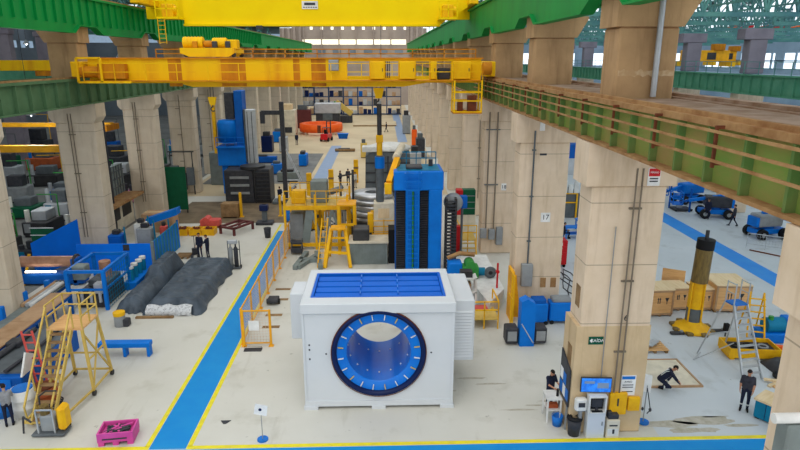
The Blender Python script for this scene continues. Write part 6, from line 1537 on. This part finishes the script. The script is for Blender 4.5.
t = thing('stool', 'small dark stool under the sitting person', 'stool', (13.95, 44.2, 0)); MB().cyl((0, 0, .34), (0, 0, .39), .2, 16).build('seat', 'charcoal', t); MB().cyl((0, 0, 0), (0, 0, .34), .04, 8).cyl((0, 0, 0), (0, 0, .04), .2, 14).build('stem', 'grey_d', t)
t = thing('milling_machine', 'grey milling machine with blue cabinet between columns 16 and 17', 'machine tool', (15.4, 51.0, 0))
MB().bev(-.8, .5, 0, 1.6, 2.2, 8.3, .06).build('column', 'grey', t); MB().bev(-.5, 1.8, -.6, 2.0, 0, 2.2, .05).build('base', 'grey_d', t); MB().bev(-.2, 1.2, -.5, 0, 3.8, 5.2, .05).build('head', 'silver', t); MB().bev(.6, 1.7, -.3, 1.0, 4.2, 6.4, .05).build('cabinet', 'blue_deep', t); MB().bev(-.5, .4, -.4, 0, 6.4, 7.2, .05).build('motor', 'charcoal', t)
MB().bar((-.8, -.7, 0), (-.8, -.7, 3.4), .12).bar((1.5, -.7, 0), (1.5, -.7, 3.4), .12).bar((-.8, -.7, 2.2), (1.5, -.7, 2.2), .1).bar((-.8, -.7, 1.4), (1.5, -.7, 1.4), .1).build('guard', 'yellow', t)
for k in range(4): MB().bev(-.3 + .5*k, .1 + .5*k, -.8, -.6, 2.25, 3.0 + .3*(k % 2), .03).build('chip_bag', 'white2', t)
t = thing('stone_block', 'brown wrapped block on the floor beside the column foot between 16 and 17', 'block', (12.6, 32.5, 0)); MB().bev(-.6, .6, -.5, .5, .08, .9, .06).build('body', 'wood_old', t); MB().box(-.55, .55, -.45, -.3, 0, .08).build('skid', 'wood_old', t); MB().box(-.55, .55, .3, .45, 0, .08).build('skid', 'wood_old', t)

# boom lifts and frames across the bluish bay
def boom_lift(label, loc, rz, basket_h, tank):
    t = thing('boom_lift', label, 'boom lift', loc, rz, 'blue boom lifts')
    MB().bev(-1.3, 1.3, -.55, .55, .35, .75, .06).build('chassis', 'blue', t)
    for x in (-.95, .95):
        for y in (-.75, .75):
            w_ = MB().cyl((x, y - .15, .42), (x, y + .15, .42), .42, 18).build('wheel', 'black', t); MB().cyl((x, y - .17, .42), (x, y + .17, .42), .17, 12).build('hub', 'grey', w_)
    MB().cyl((0, 0, .75), (0, 0, .95), .5, 18).build('turntable', 'blue_deep', t)
    MB().bev(-1.2, .9, -.6, .6, .95, 1.9, .1).build('engine_cover', tank, t)
    MB().bev(-1.4, -1.15, -.55, .55, .95, 1.7, .05).build('counterweight', 'blue', t)
    MB().bar((-.6, 0, 1.95), (2.2, 0, basket_h + .3), .26).build('boom', 'blue', t)
    MB().bar((2.2, 0, basket_h + .3), (2.9, 0, basket_h + .1), .16).build('jib', 'blue_deep', t)
    b = MB()
    for z in (basket_h, basket_h + .5, basket_h + 1.0):
        for q in (((2.8, -.6), (3.6, -.6)), ((2.8, .6), (3.6, .6)), ((2.8, -.6), (2.8, .6)), ((3.6, -.6), (3.6, .6))): b.bar((*q[0], z), (*q[1], z), .06)
    for x in (2.8, 3.6):
        for y in (-.6, .6): b.bar((x, y, basket_h), (x, y, basket_h + 1.0), .06)
    b.box(2.8, 3.6, -.6, .6, basket_h - .04, basket_h); b.build('basket', 'blue', t)
boom_lift('blue boom lift with a big grey tank on four black wheels', (30.0, 44.2, 0), 0.15, .9, 'grey')
boom_lift('blue boom lift with raised lattice basket near the standing worker', (29.2, 50.3, 0), 2.9, 1.1, 'charcoal')
boom_lift('small blue boom lift parked behind the other two lifts', (29.6, 55.9, 0), 3.4, 1.0, 'blue')
t = thing('parking_frame', 'pair of slim blue posts over a flat trolley on the bluish floor', 'frame', (27.1, 52.8, 0))
for x, y in ((-.3, .9), (.75, -.8)): MB().box(x - .06, x + .06, y - .06, y + .06, 0, 2.2).build('post', 'blue_deep', t)
MB().bev(-.4, 1.2, -.6, .7, .1, .22, .03).build('trolley', 'charcoal', t); MB().bev(0, .4, -.2, .3, .22, .6, .05).build('motor', 'grey', t)
MB().cyl((-.3, -.5, .08), (-.3, .6, .08), .08, 8).build('wheel', 'black', t); MB().cyl((1.1, -.5, .08), (1.1, .6, .08), .08, 8).build('wheel', 'black', t)
t = thing('dark_cabinet', 'slim dark cabinet standing by the blue posts behind column 16', 'cabinet', (26.6, 56.5, 0)); MB().bev(-.25, .25, -.25, .25, 0, 1.9, .04).build('body', 'charcoal', t); bx('door', -.2, .2, -.28, -.25, .2, 1.7, 'navy', t)
t = thing('wire_barrier', 'light wire barrier frame beside the grey-tanked boom lift', 'barrier', (27.9, 40.9, 0), -.6)
b = MB()
for x in (-1.2, 0, 1.2): b.bar((x, 0, 0), (x, 0, 1.1), .05)
b.bar((-1.2, 0, 1.1), (1.2, 0, 1.1), .05).bar((-1.2, 0, .3), (1.2, 0, .3), .04); b.build('frame', 'silver', t); MB().grid(-1.2, 1.2, .3, 1.1, 0, .2, .012).build('net', 'silver', t)
for x in (-1.2, 1.2): MB().bar((x, -.3, .03), (x, .3, .03), .05).build('foot', 'silver', t)
tag(MB().bar((-1.9, 2.2, .05), (1.9, -2.2, .05), .08).build('floor_rail', 'rust_dark', None, (28.6, 38.6, 0)), 'thin dark rail lying across the bluish floor near the wire barrier', 'rail')
t = thing('blue_container', 'blue steel container at the far edge of the bluish floor', 'container', (28.4, 63.5, 0)); MB().bev(-1.4, 1.4, -.8, .8, .1, 2.1, .05).build('body', 'blue_deep', t)
r = MB()
for k in range(9): r.box(-1.3 + .32*k, -1.2 + .32*k, -.84, -.8, .2, 2.0)
r.build('ribs', 'blue', t); MB().box(-1.3, 1.3, -.7, .7, 0, .1).build('skid', 'dark', t)
# yellow crane far off in the bluish bay
for i, (x, y, a, lab) in enumerate(((43.2, 82, 3.2, 'amber crane bridge glimpsed across the bluish bay'), (53.5, 96, 2.0, 'second amber crane bridge far down the bluish bay'))):
    t = thing('overhead_crane', lab, 'crane', (x, y, 13.0)); bx('girder', -a, a, -.3, .3, 0, 1.5, 'orange_y', t, .05)
    for s_ in (-1, 1): bx('end_truck', s_*a - .3, s_*a + .3, -1.5, 1.5, -.6, .1, 'yellow', t, .05)
    MB().bev(1, 2.4, -.6, .6, 1.5, 2.3, .05).build('trolley_housing', 'crane_rust', t); bx('grille', .2, 1.4, -.33, -.3, .3, 1.2, 'dark', t)
t = thing('red_pipe_rack', 'red pipework hung under the trusses of the bluish bay', 'pipe rack', (45, 74, 16.9))
for k in range(5): MB().bar((-4 + 2*k, 0, 0), (-2.6 + 2*k, 0, .3), .35, .3).build('pipe', 'red' if k % 2 else 'orange', t)
MB().bar((-6, 0, -.2), (6, 0, -.2), .12).build('beam', 'truss', t)
# machines on the far floor of the bluish bay
for i, (x, y, a, b, h, m) in enumerate(((37, 62, 4, 3, 3.0, 'grey'), (42, 75, 5, 4, 4.0, 'blue_deep'), (36, 88, 4, 4, 3.6, 'teal'), (24, 92, 5, 4, 3.4, 'blue'), (20, 104, 5, 4, 3.0, 'grey_g'), (48, 64, 5, 4, 3.0, 'teal'))):
    t = thing('side_bay_machine', ('grey', 'dark blue', 'teal', 'bright blue', 'grey-green', 'low teal')[i] + ' machine standing on the bluish bay floor, ' + ('past the lifts', 'past the grey one', 'far behind the girder', 'at the far side of the aisle', 'last before the end wall', 'near the outer wall')[i], 'machine', (x, y, 0))
    MB().bev(-a/2, a/2, -b/2, b/2, 0, h*.6, .06).build('bed', m, t); MB().bev(-a/4, a/3, -b/4, b/3, h*.6, h, .05).build('head', 'grey', t); MB().cyl((-a/3, 0, h*.6), (-a/3, 0, h), .3, 12).build('motor', 'silver', t)
# ------------------------------------------------------------------ far end of the hall
t = thing('large_ring', 'large flat orange ring resting on stands far down the hall', 'ring', (-11.2, 112.5, 0))
MB().lathe([(3.0, .5), (3.9, .5), (4.0, 1.1), (3.9, 1.9), (3.0, 1.9), (3.0, .5)], n=40).build('ring', 'orange', t)
for k in range(4): a = PI/4 + k*PI/2; MB().bev(3.4*math.cos(a) - .25, 3.4*math.cos(a) + .25, 3.4*math.sin(a) - .25, 3.4*math.sin(a) + .25, 0, .5, .04).build('stand', 'cream', t)
MB().box(-.3, .3, -4.02, -3.9, .5, 1.9).build('joint', 'rust_dark', t)
t = thing('forklift', 'small red forklift parked before the orange ring', 'forklift', (-9.3, 102, 0), 1.3)
MB().bev(-1.2, 1.0, -.65, .65, .35, 1.2, .08).build('body', 'red_pale', t); MB().bev(-1.4, -.9, -.6, .6, .3, 1.3, .1).build('counterweight', 'red', t)
for x in (-.9, .75):
    for y in (-.62, .62): MB().cyl((x, y - .12, .35), (x, y + .12, .35), .35, 14).build('wheel', 'black', t)
MB().bar((-.7, -.5, 1.2), (-.5, -.5, 2.2), .07).bar((-.7, .5, 1.2), (-.5, .5, 2.2), .07).bar((.5, -.5, 1.2), (.3, -.5, 2.2), .07).bar((.5, .5, 1.2), (.3, .5, 2.2), .07).box(-.6, .4, -.55, .55, 2.2, 2.26).build('overhead_guard', 'charcoal', t)
MB().bar((1.1, -.35, .1), (1.1, -.35, 3.2), .14).bar((1.1, .35, .1), (1.1, .35, 3.2), .14).bar((1.1, -.35, 3.1), (1.1, .35, 3.1), .1).build('mast', 'charcoal', t)
MB().box(1.15, 2.2, -.35, -.22, .1, .16).build('fork', 'dark', t); MB().box(1.15, 2.2, .22, .35, .1, .16).build('fork', 'dark', t); MB().bev(-.6, -.1, -.25, .25, 1.2, 1.5, .05).bev(-.65, -.5, -.25, .25, 1.5, 1.95, .04).build('seat', 'black', t)
t = thing('blue_tub', 'blue steel tub on the floor near the red forklift', 'tub', (-6.7, 105, 0)); b = MB(); b.prism([(-.7, 0), (.7, 0), (.9, .8), (-.9, .8)], 'y', -.5, .5); b.build('body', 'blue_deep', t); MB().box(-.95, .95, -.55, .55, .8, .88).build('rim', 'blue', t)
t = thing('cream_block', 'large cream machine block beside the orange ring', 'machine', (-17.0, 110, 0)); MB().bev(-1.6, 1.6, -1.5, 1.5, 0, 4.6, .08).build('body', 'cream', t); MB().bev(-1.2, 1.0, -1.2, 1.0, 4.6, 5.6, .06).build('cover', 'wood_pale', t); MB().box(-1.0, 1.0, -1.53, -1.5, .6, 1.6).build('panel', 'charcoal', t)
t = thing('grey_press', 'grey press machine with dark base behind the orange ring', 'machine', (-11.0, 126, 0)); MB().bev(-2.4, 2.4, -1.5, 1.5, 0, 2.6, .08).build('base', 'charcoal', t); MB().bev(-2.6, 2.6, -1.6, 1.6, 2.6, 4.6, .08).build('upper_block', 'silver', t); MB().bev(-1.0, 1.0, -1.7, 0, 1.2, 2.6, .06).build('ram', 'grey_d', t)
t = thing('excavator_arm', 'yellow-green lifting arm machine beyond the blue tub', 'machine', (-7.6, 132, 0)); MB().bev(-1.3, 1.3, -1.0, 1.0, 0, 1.5, .08).build('body', 'charcoal', t); MB().bar((-2.2, 0, 4.4), (1.2, 0, 1.8), 1.0, 1.1).build('arm', 'yellow_pale', t); MB().bar((-2.2, 0, 4.4), (-3.0, 0, 2.8), .7).build('head', 'green', t)
t = thing('low_platform', 'long low brown platform across the hall before the racks', 'platform', (-1.4, 128, 0)); bx('deck', -4.5, 4.5, -4, 4, .2, .3, 'floor_tan', t); MB().box(-4.4, 4.4, -3.9, 3.9, 0, .2).build('base', 'wood_old', t)
random.seed(12)
kinds = [('blue_deep', 'dark blue'), ('grey_d', 'grey'), ('blue', 'blue'), ('charcoal', 'charcoal')]
for i in range(7):
    x = -18.2 + 3.55*i
    t = thing('storage_rack', 'tall pallet rack of mixed crates across the hall end, %s from the dull green side' % ORD[i+1], 'rack', (x, 150, 0), 0, 'pallet racks at the hall end')
    for xx in (-1.7, 1.7):
        for yy in (0, 1.2): MB().box(xx - .06, xx + .06, yy - .06, yy + .06, 0, 8.2).build('upright', 'rack_steel', t)
    for z in (.1, 2.2, 4.3, 6.4): MB().box(-1.7, 1.7, -.05, 1.25, z, z + .16).build('beam', 'rack_steel', t)
    for z in (.26, 2.36, 4.46, 6.56):
        for q in (-1.05, 0, 1.05):
            if random.random() < .82:
                m, nme = random.choice([('blue_deep', 'dark blue'), ('grey', 'grey'), ('wood_board', 'brown'), ('charcoal', 'black'), ('silver', 'silver'), ('navy', 'navy')])
                tag(MB().bev(-.45, .45, -.5, .5, 0, random.uniform(.8, 1.6), .04).build('storage_crate', m, None, (x + q, 150.6, z)), '%s crate on shelf %d of the %s rack, %s' % (nme, int(z//2) + 1, ORD[i+1], {-1.05: 'near its first upright', 0: 'in the middle', 1.05: 'near its second upright'}[q]), 'crate', 'crates in the far racks')
for i, (x, y, m, a, b, h, lab) in enumerate(((-17.2, 101, 'blue', 1.6, 2.0, 2.2, 'blue machine by the worn floor before the cream block'), (-16.5, 80, 'blue_deep', 5, .8, 1.1, 'long low blue guard beam beyond the vertical lathe'), (-14.6, 90, 'silver', 1.2, 1.4, 2.8, 'silver cabinet on the dark far floor'), (-17, 90, 'navy', 1.6, 1.6, 3.0, 'navy cabinet on the dark far floor'),
        (-12.6, 72, 'plastic_blue', 1.4, 1.0, 1.6, 'bright blue bin near the silver ram'), (-10.2, 78, 'blue', 1.0, 2.0, 1.9, 'blue stand beside the pale walkway'), (-15.6, 122, 'maroon', 3, 2, 4.5, 'maroon machine row behind the cream block'), (-10.6, 67.5, 'grey_g', 2.4, 1.2, 1.4, 'low grey machine bed by the pale walkway'),
        (5.2, 96, 'orange', .8, .8, 3.2, 'orange and red hoist post before the far columns'), (3.9, 70, 'silver', 1.4, 1.4, 3.6, 'silver machine head beyond the blue boring mill'), (5.4, 84, 'charcoal', 1.2, 2, 3.4, 'charcoal cabinet by the far columns'), (4.6, 112, 'grey', 1.4, 2.0, 4.2, 'grey machine before the far distant aisle'), (3.4, 60.5, 'blue_deep', 1.0, 1.2, 2.4, 'dark blue tank behind the blue boring mill'), (-5.5, 90, 'wood_old', 3.0, .8, .5, 'low brown beam across the pale far floor'), (-2.5, 84, 'yellow_pale', .9, .9, 2.6, 'pale yellow cabinet on the far floor'), (-.6, 78, 'yellow', .8, .8, 2.2, 'yellow cabinet near the round white cover'))):
    t = thing('far_machine', lab, 'machine', (x, y, 0)); MB().bev(-a/2, a/2, -b/2, b/2, .1, h*.8, .05).build('body', m, t); MB().bev(-a/3, a/4, -b/3, b/4, h*.8, h, .04).build('top_unit', 'dark' if i % 2 else 'grey_d', t); MB().box(-a/2 + .05, a/2 - .05, -b/2 + .05, b/2 - .05, 0, .1).build('plinth', 'dark', t)
